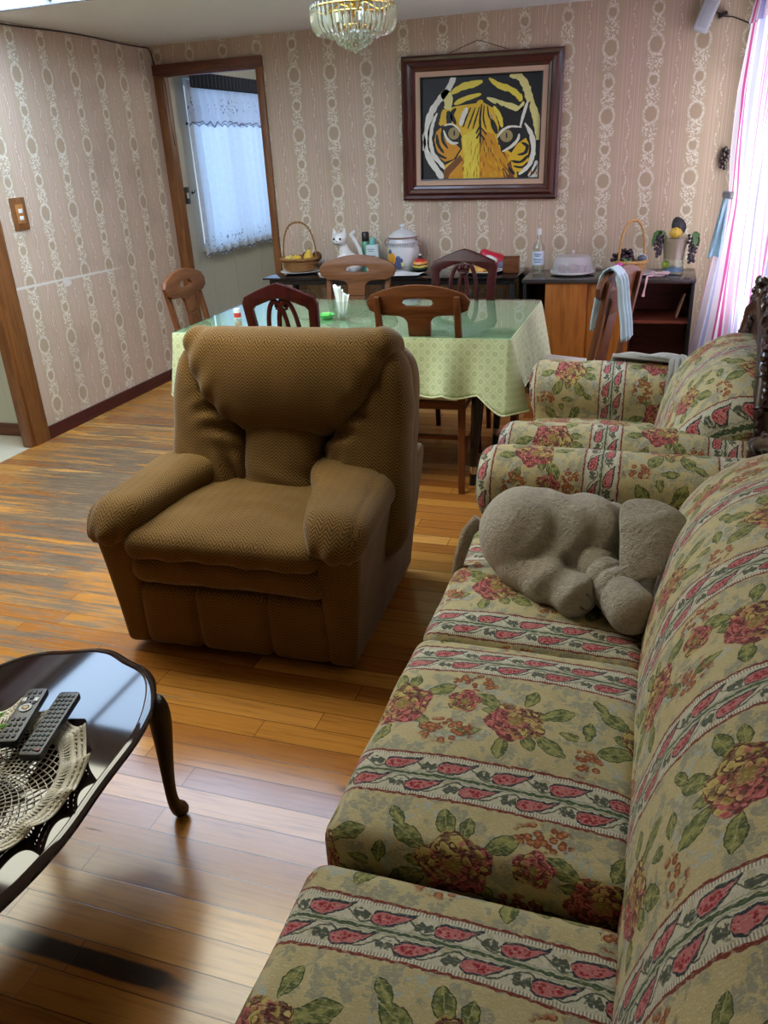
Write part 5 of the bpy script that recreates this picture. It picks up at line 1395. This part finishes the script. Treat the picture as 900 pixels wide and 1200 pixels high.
def grapes(name, loc, spread, n, label, grp, seed, mat, r=.011, leaves=3):
    g = empty(name, loc, 0, label, 'grapes', grp); q = random.Random(seed); ball = None; m = MB()
    for i in range(n):
        t = i/n; a = i*2.4
        p = Vector((spread[0]*(1-.55*t*spread[3])*math.cos(a)*q.uniform(.4, 1), spread[1]*(1-.55*t*spread[3])*math.sin(a)*q.uniform(.4, 1), spread[2]*t+q.uniform(-.008, .008)))
        if ball is None: ball = MB().ball((0, 0, 0), r, 10).build('grape', mat, g); o = ball
        else: o = ball.copy(); COL.objects.link(o); o.parent = g
        o.location = p
    for k in range(leaves):
        a = k*2.1+seed; lm = MB(); d = Vector((math.cos(a), math.sin(a), 0))
        lm.grid(lambda u, v: d*(.01+(.065 if spread[2] > 0 else .042)*v)+Vector((-d.y, d.x, 0))*((u-.5)*(.06 if spread[2] > 0 else .036)*math.sin(PI*(v*.9+.05))*(1+.25*math.sin(v*18)))+Vector((0, 0, .02-(.03 if spread[2] > 0 else .085)*v*v+.012*abs(u-.5))), 4, 10)
        lm.build('vine_leaf', M['gleaf'], g, solid=.001)
    return g
gp = grapes('grape_bunch', (-.205, 5.235, ZS+.085), (.085, .05, .06, 1), 38, 'dark grapes spilling over the left of the pale wicker basket', 'artificial grapes', 3, M['grape'], .0125, 4)
fl = empty('pink_flower', (-.225, 5.13, ZS+.024), 0, 'bright pink artificial flower at the front of the pale wicker basket', 'flower')
M['pink'] = plain('magenta_petal', (224, 70, 178), .6)
for ring, (n, r, t) in enumerate(((9, .034, .35), (7, .024, .8), (5, .013, 1.2))):
    for i in range(n):
        a = 2*PI*i/n+ring*.4; d = Vector((math.cos(a), 0, math.sin(a)))
        MB().ball(Vector((0, -.008*ring, .030))+d*r*.6, (r*.5, .005, r*.34), 8, rot=Matrix.Rotation(-a, 3, 'Y') @ Matrix.Rotation(t*.4, 3, 'Z')).build('petal', M['pink'], fl)
bl2 = MB().ball((0, 0, 0), (.028, .024, .022), 16).build('striped_ball', None or plain('slate_bauble', (92, 100, 112), .2), None, loc=(-.105, 5.25, ZS+.098)); tag(bl2, 'small slate grey bauble at the right edge of the pale wicker basket', 'ornament')
MB().tube([(.0285*math.cos(2*PI*i/30)*1.0, .0245*math.sin(2*PI*i/30)*.3-.0, .0225*math.sin(2*PI*i/30)) for i in range(30)], .0025, 6, closed=True).build('pale_stripe', M['whitep'], bl2)
rp = MB(); pts = []
for i in range(90):
    t = i/89; a = t*4.2*PI; r = .05-.018*t
    pts.append((.02+r*math.cos(a)*1.2, .02+r*.7*math.sin(a), .008+.014*(.5+.5*math.sin(a*1.5+.6))))
pts = [(-.055, -.01, .008), (-.03, -.02, .008)]+pts
for ph in (0, PI): rp.tube([Vector(p)+Vector((0, .003*math.cos(i*1.1+ph), .003*math.sin(i*1.1+ph))) for i, p in enumerate(pts)], .0042, 6)
rpo = rp.build('twisted_cord', plain('pink_white_cord', (208, 180, 180), .8), None, loc=(-.02, 5.17, ZS+.002)); tag(rpo, 'pink and white twisted cord coiled before the glass vase, its end hanging over the edge', 'cord')
e_ = MB(); 
for ph in (0, PI): e_.tube([Vector(p)+Vector((.003*math.cos(i*1.1+ph), .0, .003*math.sin(i*1.1+ph))) for i, p in enumerate([(-.045, -.01, .008), (-.042, -.045, .008), (-.044, -.075, .006), (-.047, -.086, -.010), (-.050, -.088, -.04), (-.056, -.088, -.075)])], .004, 6)
e_.tube([(-.056, -.088, -.075), (-.058, -.088, -.10)], [.006, .009], 8); e_.build('hanging_end', plain('rose_cord', (214, 170, 172), .8), rpo)
vs_ = empty('glass_vase', (.075, 5.32, ZS), 0, 'tall flared glass vase filled with artificial fruit at the right of the sideboard', 'vase')
MB().lathe([(.001, 0), (.060, 0), (.064, .006), (.062, .06), (.064, .12), (.078, .20), (.084, .214), (.081, .214), (.074, .198), (.060, .12), (.058, .06), (.058, .014), (.001, .012)], 32).build('glass', M['glass'], vs_)
MB().lathe([(.001, .0125), (.056, .0125), (.056, .03), (.001, .042)], 24).build('blue_pebbles', plain('blue_pebbles', (110, 150, 196), .4), vs_)
MB().lathe([(.0575, .085), (.060, .12), (.071, .195), (.071, .20), (.001, .205), (.001, .08)], 24).build('tan_lining', plain('tan_paper', (186, 164, 140), .6), vs_)
g2 = 'fruit in and on the glass vase'
lem = [(.001, 0), (.006, .004), (.024, .014), (.034, .040), (.024, .066), (.006, .076), (.001, .080)]
fruit('lemon', (.035, 5.295, ZS+.236), lem, plain('lemon_skin', (226, 192, 78), .4), (0, PI/2, .1), 'yellow lemon resting on the rim of the glass vase', 'fruit', g2)
fruit('avocado', (.105, 5.33, ZS+.222), [(.001, 0), (.022, .004), (.038, .025), (.042, .05), (.036, .075), (.022, .095), (.010, .104), (.001, .106)], plain('dark_avocado_skin', (52, 54, 60), .5), (0, -.35, 0), 'dark avocado standing on top of the glass vase fruit', 'fruit', g2)
fruit('green_apple', (.030, 5.300, ZS+.032), [(r*.75, z*.75) for r, z in appl], plain('green_skin', (150, 176, 66), .4), (0, .2, 0), 'green fruit low inside the glass vase', 'fruit', g2)
M['grape2'] = plain('grey_purple_grape', (88, 78, 88), .4)
grapes('grape_bunch', (.175, 5.30, ZS+.215), (.034, .03, -.150, 1), 44, 'dusky grapes hanging down the right side of the glass vase', 'artificial grapes', 5, M['grape2'], .0095, 2)
grapes('grape_bunch', (-.015, 5.30, ZS+.225), (.036, .03, -.120, 1), 36, 'dusky grapes and leaves hanging down the left side of the glass vase', 'artificial grapes', 8, M['grape2'], .0095, 5)
# ---------------------------------------------------------------- framed tiger painting
PC = (-1.160, 5.546, 1.598)
pa = empty('framed_painting', (PC[0], PC[1], PC[2]-.42), 0, 'framed painting of a tiger face in a wide mahogany frame on the back wall', 'painting')
pa.rotation_euler = (0, math.radians(1.15), 0)
OX = (.505, .42)   # half size of the frame
def mitre(m, hx, hz, prof, cz=.42):
    """moulding swept round a rectangle; prof = (inset from the outer edge, y)"""
    cs = [(-1, -1), (1, -1), (1, 1), (-1, 1)]
    for k in range(4):
        a, b = cs[k], cs[(k+1) % 4]; vs = []
        for (d, y) in prof:
            for c in (a, b): vs.append((c[0]*(hx-d), y, cz+c[1]*(hz-d)))
        n = len(prof); m.add(vs, [(2*i, 2*i+1, 2*((i+1) % n)+1, 2*((i+1) % n)) for i in range(n)], 0 if k % 2 == 0 else 1)
fm = MB(); mitre(fm, OX[0], OX[1], [(0, -.002), (0, -.030), (.012, -.040), (.028, -.034), (.045, -.050), (.062, -.048), (.070, -.034), (.084, -.030), (.090, -.022), (.090, -.002)])
fm.build('frame', [M['frame'], M['frame_v']], pa, angle=25)
mm = MB(); mitre(mm, OX[0]-.088, OX[1]-.088, [(0, -.004), (0, -.022), (.034, -.018), (.034, -.004)]); mm.build('linen_mount', [M['mat'], M['mat']], pa, angle=25)
mm = MB(); mitre(mm, OX[0]-.120, OX[1]-.120, [(0, -.004), (0, -.021), (.008, -.019), (.008, -.004)]); mm.build('inner_slip', [M['black'], M['black']], pa, angle=25)
CWX, CWZ = OX[0]-.126, OX[1]-.126
# painting coordinates: u 0..1 to the right, v 0..1 down
def px(x, y):     # from a sketch grid that is slightly skewed
    u = (x-130)/(710-130); v0 = 215-30*u; v1 = 690-7*u
    u = (x-(130+7*(y-215)/475))/((710-25*(y-185)/498)-(130+7*(y-215)/475)); return u, (y-v0)/(v1-v0)
cv = MB(); PCOL = {}
pmats = []; 
def pcol(k, c):
    tt = T('paint_'+k); o = tt.obj(); n = tt.noise(tt.vec(o[0], o[2]), 60, 3); tt.bsdf(tt.mix(n, lin(*[max(0, int(q*.93)) for q in c]), lin(c)), .45, normal=tt.bump(n, .2, .002)); PCOL[k] = len(pmats); pmats.append(tt)
for k, c in (('black', (20, 21, 25)), ('yellow', (244, 202, 44)), ('white', (248, 248, 232)), ('pale', (244, 236, 150)), ('gold', (228, 160, 26)), ('brown', (132, 78, 34)), ('iris', (176, 158, 104)), ('lemon', (250, 230, 80)), ('pink', (226, 180, 130))): pcol(k, c)
def clampuv(u, v): return min(max(u, 0.002), .998), min(max(v, .002), .998)
def poly(pts, col, lay):
    P = []
    for p in pts:
        u, v = clampuv(*px(*p)); P.append(((u-.5)*2*CWX, .42+(.5-v)*2*CWZ))
    cv.prism(P, 'y', -.0045-.00035*lay, -.004, PCOL[col])
def smooth_pts(pts, n=5):
    out = []; N = len(pts)
    for i in range(N-1):
        p0, p1, p2, p3 = pts[max(i-1, 0)], pts[i], pts[i+1], pts[min(i+2, N-1)]
        for k in range(n):
            a = k/n; out.append(tuple(.5*(2*p1[j]+(p2[j]-p0[j])*a+(2*p0[j]-5*p1[j]+4*p2[j]-p3[j])*a*a+(3*p1[j]-p0[j]-3*p2[j]+p3[j])*a**3) for j in (0, 1)))
    out.append(pts[-1]); return out
pr_ = random.Random(11)
def stroke(pts, w, col, lay, taper=.75, rag=.18):
    S_ = smooth_pts(pts); n = len(S_); Lf = []; Rt = []
    for i, p in enumerate(S_):
        a = S_[max(i-1, 0)]; b = S_[min(i+1, n-1)]; dx, dy = b[0]-a[0], b[1]-a[1]; l = math.hypot(dx, dy) or 1
        t = i/(n-1); ww = w*.5*(1-taper*abs(2*t-1)**3)*(1+pr_.uniform(-rag, rag))
        Lf.append((p[0]-dy/l*ww, p[1]+dx/l*ww)); Rt.append((p[0]+dy/l*ww, p[1]-dx/l*ww))
    for i in range(n-1): poly([Lf[i], Lf[i+1], Rt[i+1], Rt[i]], col, lay)
def disc(c, rx, ry, col, lay, n=24): poly([(c[0]+rx*math.cos(2*PI*k/n), c[1]+ry*math.sin(2*PI*k/n)) for k in range(n)], col, lay)
cv.box((0, -.003, .42), (2*CWX, .003, 2*CWZ), None, PCOL['black'])
poly([(236, 360), (300, 340), (430, 322), (480, 350), (505, 430), (500, 520), (560, 560), (600, 580), (585, 640), (590, 684), (240, 688), (246, 620), (300, 590), (330, 540), (322, 470), (290, 425), (226, 428)], 'yellow', 1)
poly([(330, 480), (400, 440), (412, 560), (410, 686), (330, 687), (340, 600)], 'lemon', 2)
poly([(415, 450), (480, 470), (508, 540), (560, 575), (580, 640), (575, 685), (412, 686)], 'gold', 2)
poly([(246, 640), (320, 570), (340, 600), (330, 688), (240, 690)], 'brown', 2); poly([(270, 665), (330, 600), (335, 688), (262, 690)], 'gold', 3)
poly([(500, 500), (520, 560), (545, 600), (530, 560), (512, 500)], 'brown', 3); poly([(520, 640), (560, 600), (575, 684), (530, 685)], 'brown', 3)
stroke([(290, 205), (262, 262), (215, 315), (178, 372), (160, 440), (155, 520), (172, 590), (212, 650), (238, 690)], 30, 'white', 2, .2)
stroke([(208, 372), (182, 430), (172, 500), (188, 565), (226, 612), (246, 640)], 24, 'white', 2)
stroke([(137, 470), (146, 510), (140, 550)], 16, 'white', 2)
stroke([(556, 196), (602, 206), (632, 250), (648, 305), (672, 372), (686, 440), (690, 500)], 36, 'pale', 2, .3)
stroke([(626, 420), (656, 475), (664, 540), (652, 600), (628, 640), (596, 668)], 24, 'white', 2)
stroke([(680, 600), (668, 640), (640, 678)], 22, 'white', 2); poly([(640, 684), (688, 610), (686, 683)], 'white', 2)
stroke([(236, 270), (262, 310), (258, 356)], 46, 'pale', 2, .5); stroke([(240, 355), (236, 400), (222, 430)], 26, 'yellow', 2)
stroke([(272, 284), (330, 252), (380, 240), (428, 226)], 30, 'lemon', 3); stroke([(290, 332), (346, 306), (422, 284)], 22, 'lemon', 3)
stroke([(458, 212), (505, 245), (560, 264), (600, 296), (606, 320)], 30, 'lemon', 3); stroke([(448, 302), (500, 322), (560, 340), (600, 352), (622, 320)], 26, 'pale', 3)
stroke([(400, 326), (430, 316)], 16, 'yellow', 3); stroke([(480, 340), (508, 390), (520, 440)], 22, 'lemon', 3)
stroke([(604, 440), (620, 380), (640, 318)], 14, 'white', 4)
poly([(556, 420), (574, 380), (612, 345), (654, 318), (640, 370), (604, 428)], 'black', 3)
stroke([(522, 340), (548, 370), (552, 398)], 18, 'black', 5); stroke([(492, 326), (526, 366), (534, 420)], 16, 'black', 5); stroke([(470, 400), (484, 440), (496, 470)], 22, 'black', 5)
stroke([(352, 346), (338, 388), (320, 432)], 24, 'white', 4)
for a in ([(384, 346), (362, 396), (346, 440)], [(404, 344), (386, 400), (366, 452)], [(424, 340), (402, 400)]): stroke(a, 15, 'yellow', 4)
for a in ([(372, 345), (350, 392), (334, 440)], [(394, 345), (374, 400), (356, 448)], [(414, 342), (394, 404), (380, 450)], [(436, 335), (432, 400), (446, 450)], [(452, 338), (456, 380), (470, 410)]): stroke(a, 7, 'black', 5)
stroke([(300, 350), (280, 380), (300, 425)], 20, 'black', 4); stroke([(262, 362), (268, 400), (262, 424)], 28, 'black', 4)
disc((470, 390), 8, 16, 'pink', 5)
stroke([(424, 330), (416, 400), (418, 460), (416, 515)], 10, 'black', 6, .6)
for a in ([(417, 430), (396, 470)], [(420, 440), (448, 476)], [(417, 460), (398, 494)], [(418, 470), (440, 502)]): stroke(a, 8, 'black', 6)
for k in range(150):   # short fur strokes down the nose
    x_ = pr_.uniform(335, 545); y_ = pr_.uniform(480, 670); dx_ = (x_-425)*.10
    if abs(x_-425) > 40+(y_-470)*.55: continue
    stroke([(x_, y_), (x_+dx_*.5, y_+14), (x_+dx_, y_+26)], 4, pr_.choice(('lemon', 'yellow', 'gold') if x_ < 420 else ('yellow', 'gold', 'gold', 'brown')), 4, .8)
# eyes
poly([(228, 438), (262, 424), (306, 442), (330, 486), (306, 508), (268, 500), (244, 470)], 'black', 6)
disc((290, 468), 27, 29, 'iris', 7); disc((292, 466), 4, 14, 'black', 8); stroke([(240, 432), (276, 424), (306, 440), (322, 462)], 9, 'white', 8); stroke([(240, 452), (256, 492), (284, 514), (312, 512)], 15, 'white', 8)
poly([(496, 490), (520, 455), (560, 440), (612, 446), (590, 490), (560, 520), (516, 560), (508, 516)], 'black', 6)
disc((540, 480), 30, 30, 'iris', 7); disc((541, 478), 4, 15, 'black', 8); stroke([(496, 492), (520, 456), (560, 436), (612, 440)], 11, 'white', 8); stroke([(520, 556), (562, 532), (592, 500), (600, 470)], 14, 'white', 8)
# cheeks
poly([(226, 440), (246, 500), (300, 520), (322, 540), (290, 590), (246, 604), (206, 570), (192, 510), (204, 460)], 'gold', 3)
for a, w in (([(206, 470), (214, 520), (242, 562)], 15), ([(232, 450), (236, 500), (262, 540)], 13), ([(192, 500), (206, 560), (256, 588)], 13)): stroke(a, w, 'black', 5)
poly([(545, 590), (590, 520), (630, 490), (655, 540), (645, 600), (600, 660), (570, 640)], 'yellow', 3)
for a, w in (([(592, 572), (626, 562), (636, 530), (610, 512)], 16), ([(560, 600), (606, 606), (642, 572)], 13), ([(548, 632), (578, 668)], 14), ([(572, 626), (612, 632), (640, 606)], 11), ([(640, 480), (650, 540), (640, 590)], 10)): stroke(a, w, 'black', 5)
for k in range(7): stroke([(640+k*6, 668-(k % 2)*10), (644+k*6, 654-(k % 3)*5)], 4, 'brown', 6)
cv.build('canvas', pmats, pa, smooth=False, recalc=True)
MB().tube([(-.20, -.006, .845), (-.02, -.004, .905), (.17, -.006, .845)], .002, 5).build('hanging_wire', plain('dark_wire', (70, 56, 46), .6), pa)

# ---------------------------------------------------------------- chandelier
CHX, CHY = -1.412, 4.0
ch = empty('chandelier', (CHX, CHY, 1.90), 0, 'small brass chandelier hung with rows of clear prisms above the dining table', 'chandelier')
def Z(z): return z-1.90
M['crys'] = T('crystal'); 
_t = M['crys']; _g = _t.node('ShaderNodeBsdfGlossy'); _g.inputs['Roughness'].default_value = .06; _p = _t.node('ShaderNodeBsdfTransparent'); _p.inputs[0].default_value = (.96, .96, .88, 1)
_d = _t.node('ShaderNodeBsdfTranslucent'); _d.inputs[0].default_value = lin(250, 246, 214); _w = _t.node('ShaderNodeLayerWeight'); _w.inputs[0].default_value = .55
_m = _t.node('ShaderNodeMixShader'); _m.inputs[0].default_value = .5; _t.link(_p.outputs[0], _m.inputs[1]); _t.link(_d.outputs[0], _m.inputs[2])
_m2 = _t.node('ShaderNodeMixShader'); _t.link(_w.outputs['Facing'], _m2.inputs[0]); _t.link(_m.outputs[0], _m2.inputs[1]); _t.link(_g.outputs[0], _m2.inputs[2]); _t.link(_m2.outputs[0], _t.out.inputs[0])
MB().lathe([(.001, Z(2.228)), (.055, Z(2.228)), (.05, Z(2.212)), (.014, Z(2.204)), (.010, Z(2.19)), (.010, Z(2.115)), (.022, Z(2.105)), (.022, Z(2.085)), (.012, Z(2.07)), (.010, Z(2.03)), (.03, Z(2.02)), (.03, Z(2.01)), (.001, Z(2.008))], 24).build('brass_stem', M['brass'], ch)
rg = MB()
for R_, zz in ((.188, 2.094), (.125, 2.070), (.07, 2.02)): rg.tube([(R_*math.cos(2*PI*i/48), R_*math.sin(2*PI*i/48), Z(zz)) for i in range(48)], .005, 8, closed=True)
for i in range(6):
    a = PI*i/3; rg.tube([(.012*math.cos(a), .012*math.sin(a), Z(2.095)), (.06*math.cos(a), .06*math.sin(a), Z(2.112)), (.125*math.cos(a), .125*math.sin(a), Z(2.075)), (.188*math.cos(a), .188*math.sin(a), Z(2.094))], .0045, 6)
rg.build('brass_frame', M['brass'], ch)
pz = MB().tube([(.188, 0, Z(2.108)), (.190, 0, Z(2.092)), (.190, 0, Z(2.040)), (.184, 0, Z(2.015)), (.170, 0, Z(1.995)), (.160, 0, Z(1.988))], [.003, .0068, .0068, .0068, .006, .002], 3, flat=.8).build('curved_prism', M['crys'], ch, smooth=False)
for i in range(1, 44):
    o = pz.copy(); COL.objects.link(o); o.parent = ch; o.rotation_euler = (0, 0, 2*PI*i/44)
pz2 = MB().tube([(.126, 0, Z(2.07)), (.128, 0, Z(2.03)), (.120, 0, Z(1.985)), (.108, 0, Z(1.972))], [.003, .0075, .0075, .002], 3, flat=.8).build('inner_prism', M['crys'], ch, smooth=False)
for i in range(1, 26):
    o = pz2.copy(); COL.objects.link(o); o.parent = ch; o.rotation_euler = (0, 0, 2*PI*i/26)
b0 = None
for (R_, zz, n, r) in ((.088, 1.985, 16, .0175), (.068, 1.962, 12, .0165), (.042, 1.946, 8, .016), (.018, 1.936, 4, .015), (0, 1.926, 1, .015)):
    for i in range(n):
        if b0 is None: b0 = MB().ball((0, 0, 0), 1.0, 12).build('crystal_ball', M['crys'], ch, smooth=False); o = b0
        else: o = b0.copy(); COL.objects.link(o); o.parent = ch
        a = 2*PI*i/n+zz*9; o.location = (R_*math.cos(a), R_*math.sin(a), Z(zz)); o.scale = (r, r, r)
for i in range(4):
    a = PI/4+PI*i/2; MB().lathe([(.008, Z(2.06)), (.008, Z(2.085)), (.016, Z(2.075)), (.014, Z(2.035)), (.001, Z(2.028))][::-1], 12, (.075*math.cos(a), .075*math.sin(a), 0)).build('bulb', plain('warm_bulb', (246, 232, 190), .3), ch)

# ---------------------------------------------------------------- striped curtain over the right window
M['rod'] = plain('white_rod', (222, 220, 214), .4)
rod = empty('curtain_rod', (.40, 4.4, 2.165), 0, 'white curtain rod and bracket at the top of the right window', 'curtain rod')
MB().tube([(0, -1.05, 0), (0, .86, 0)], .010, 10).build('rod', M['rod'], rod)
for yy in (-1.0, .80): MB().box2((0, yy-.008, -.012), (.098, yy+.008, .012)).box2((.088, yy-.02, -.03), (.098, yy+.02, .03)).build('bracket', M['rod'], rod, bevel=.002)
edgeX = interp([.06, .30, .50, .85, 1.12, 1.20, 1.35, 1.70, 2.0, 2.16], [.195, .222, .255, .300, .335, .335, .325, .325, .352, .385])
def curt(u, v):
    z = .04+2.11*v; y = 5.26-1.63*u
    ex = float(edgeX(z)); bx = .432-.012*(1-v)
    k = min(1, u/.30); k = k*k*(3-2*k)
    tie = math.exp(-((z-1.17)/.22)**2)
    amp = .030*(1-.75*tie*max(0, 1-u*2.2))*(.35+.65*min(1, u*5))
    x = ex*(1-k)+bx*k + amp*math.sin(u*2*PI*13+1.5*math.sin(v*3+u*9)) - .02*(1-v)*math.sin(u*9)
    y += .012*math.cos(u*2*PI*13)+.10*tie*u*.35
    return (x, y, z)
cu_ = empty('curtain', (.40, 4.4, 0), 0, 'pink and white striped curtain tied back at the right window', 'curtain')
cm_ = MB(); cm_.grid(lambda u, v: tuple(a-b for a, b in zip(curt(u, v), (.40, 4.4, 0))), 300, 60, uvfn=lambda u, v: (u*2.6, v*2.1))
cm_.build('drape', M['curtain'], cu_)
hd = MB(); hd.grid(lambda u, v: tuple(a-b for a, b in zip(curt(u, .93+.07*v), (.40+.012, 4.4, 0))), 200, 4, uvfn=lambda u, v: (u*2.6, v*.15))
hd.build('heading_tape', M['curtain'], cu_)
sa = empty('curtain_tieback', (.35, 5.18, .85), 0, 'pale blue sash knotted around the striped curtain with its end hanging', 'tieback')
sm_ = MB(); sm_.grid(lambda u, v: (-.028-.030*u+(v-.5)*.075*(.35+.65*u)+.006*math.sin(v*12), -.02-.02*u+.012*math.sin(v*9+u*4), .335-.33*u-.02*abs(v-.5)*u), 20, 10); sm_.build('hanging_end', M['sash'], sa, solid=.003)
MB().tube([(-.030, .02, .345), (-.042, -.035, .335), (-.010, -.07, .33), (.05, -.06, .335), (.11, -.0, .345)], [.012, .020, .020, .018, .014], 10, flat=.6).build('band', plain('grey_sash_band', (140, 146, 146), .5), sa)
ho = empty('curtain_holdback', (.305, 5.535, 1.36), 0, 'dark ornamental leaf hook on the wall beside the striped curtain', 'hook')
hm = MB(); hr = random.Random(3)
for i in range(14): hm.ball((.018*math.cos(i*2.3)*hr.uniform(.3, 1.4), -.012-.03*hr.random(), -.05+.10*i/13), (.014, .012, .016), 8, rot=Matrix.Rotation(i, 3, 'Y'))
hm.build('leaf_cluster', M['dark'], ho); MB().box2((-.012, -.012, -.05), (.012, .010, .05)).build('back_plate', M['dark'], ho, bevel=.002)
# ---- white device high in the corner
dv = empty('wall_speaker', (.130, 5.47, 2.035), 0, 'white rounded rectangular device mounted tilted high on the back wall near the curtain', 'device')
MB().box((0, 0, .06), (.082, .045, .175), Matrix.Rotation(.36, 3, 'Y')).build('case', plain('pale_grey_plastic', (206, 212, 218), .35), dv, bevel=.012, seg=3)
MB().box((0, -.024, .06), (.052, .003, .13), Matrix.Rotation(.36, 3, 'Y')).build('front_panel', plain('grey_mesh_panel', (188, 194, 202), .6), dv, bevel=.001)
MB().box((.085, .045, .055), (.05, .05, .018), Matrix.Rotation(-.4, 3, 'Y')).build('bracket', M['black'], dv, bevel=.003)
MB().tube([(.05, .02, .07), (.09, .06, .05), (.14, .07, .045), (.20, .072, .02), (.24, .072, .0)], .003, 6).build('lead', M['black'], dv)
# ---- cable along the top of the left wall
cb = MB().tube([(XL+.006, y, ZC-.010-.006*math.sin(y*5)) for y in [3.0+i*.1 for i in range(26)]]+[(XL+.008, 5.53, ZC-.04), (XL+.012, 5.538, 2.12), (XL+.03, 5.522, 2.055), (XL+.075, 5.515, 2.035), (-3.352, 5.515, 2.0), (-3.352, 5.53, 1.6)], .004, 6).build('cable', M['black'], None)
tag(cb, 'thin black cable running along the top of the left wall into the corner', 'cable')
# ---- light switch on the left wall
sw_ = empty('light_switch', (XL, 3.935, 1.19), 0, 'wooden-framed light switch plate with two white rockers on the left wall', 'light switch')
MB().box2((0, -.058, 0), (.012, .058, .170)).build('wooden_plate', M['casing'], sw_, bevel=.005)
MB().box2((.008, -.030, .035), (.015, .030, .135)).build('inner_plate', plain('tan_plate', (176, 120, 66), .4), sw_, bevel=.002)
for zz in (.062, .100): MB().box2((.012, -.014, zz-.011), (.020, .014, zz+.011)).build('rocker', M['whitep'], sw_, bevel=.002)
# ---- curtain and small fittings in the back room
nc = empty('net_curtain', (FX+.05, 6.57, 0), 0, 'white embroidered net curtain with dark pelmet in the room beyond the doorway', 'curtain')
def net(u, v, z0=.80, z1=2.02):
    y = -.715+1.385*u; return (.008+.014*math.sin(u*2*PI*11+2*math.sin(u*7))+.004*math.sin(v*6), y, z0+(z1-z0)*v+(.012*math.sin(u*20) if v < .02 else 0))
n1 = MB(); n1.grid(net, 220, 40, uvfn=lambda u, v: (u*1.9, .80+1.22*v)); n1.build('drape', M['net'], nc)
n2 = MB(); n2.grid(lambda u, v: (lambda p: (p[0]+.018, p[1], p[2]))(net(u, v, 1.735+.018*abs(math.sin(u*2*PI*6)), 2.03)), 220, 10, uvfn=lambda u, v: (u*1.9+.3, 1.735+.29*v)); n2.build('valance', M['net'], nc)
n3 = MB(); n3.grid(lambda u, v: (.066+.010*math.sin(u*2*PI*24), -.73+1.43*u, 1.985+.105*v), 240, 6); n3.build('pelmet', plain('navy_pelmet', (44, 50, 66), .8), nc, solid=.004)
hk = None
for zz in (1.755, 1.275):
    if hk is None: hk = empty('wall_hook', (FX, 5.915, zz), 0, 'small dark hook beside the back room curtain, the upper one', 'hook', 'hooks beside the back room curtain'); MB().tube([(0, 0, 0), (.018, 0, 0), (.026, 0, .010), (.024, 0, .022)], .004, 6).build('hook', M['black'], hk); MB().lathe([(.001, 0), (.012, 0), (.010, .004), (.001, .005)], 12, axis=Matrix.Rotation(PI/2, 3, 'Y')).build('rose', M['black'], hk)
    else: h2 = copy_tree(hk); h2.location = (FX, 5.86, zz); h2['label'] = 'small dark hook beside the back room curtain, the lower one'
sp2 = empty('switch_plate', (FX, 5.775, 1.20), 0, 'small grey switch plate on the back room wall by the door casing', 'light switch')
MB().box2((0, -.035, 0), (.008, .035, .12)).build('plate', M['grey_top'], sp2, bevel=.002); MB().box2((.006, -.012, .04), (.013, .012, .08)).build('rocker', M['whitep'], sp2, bevel=.002)
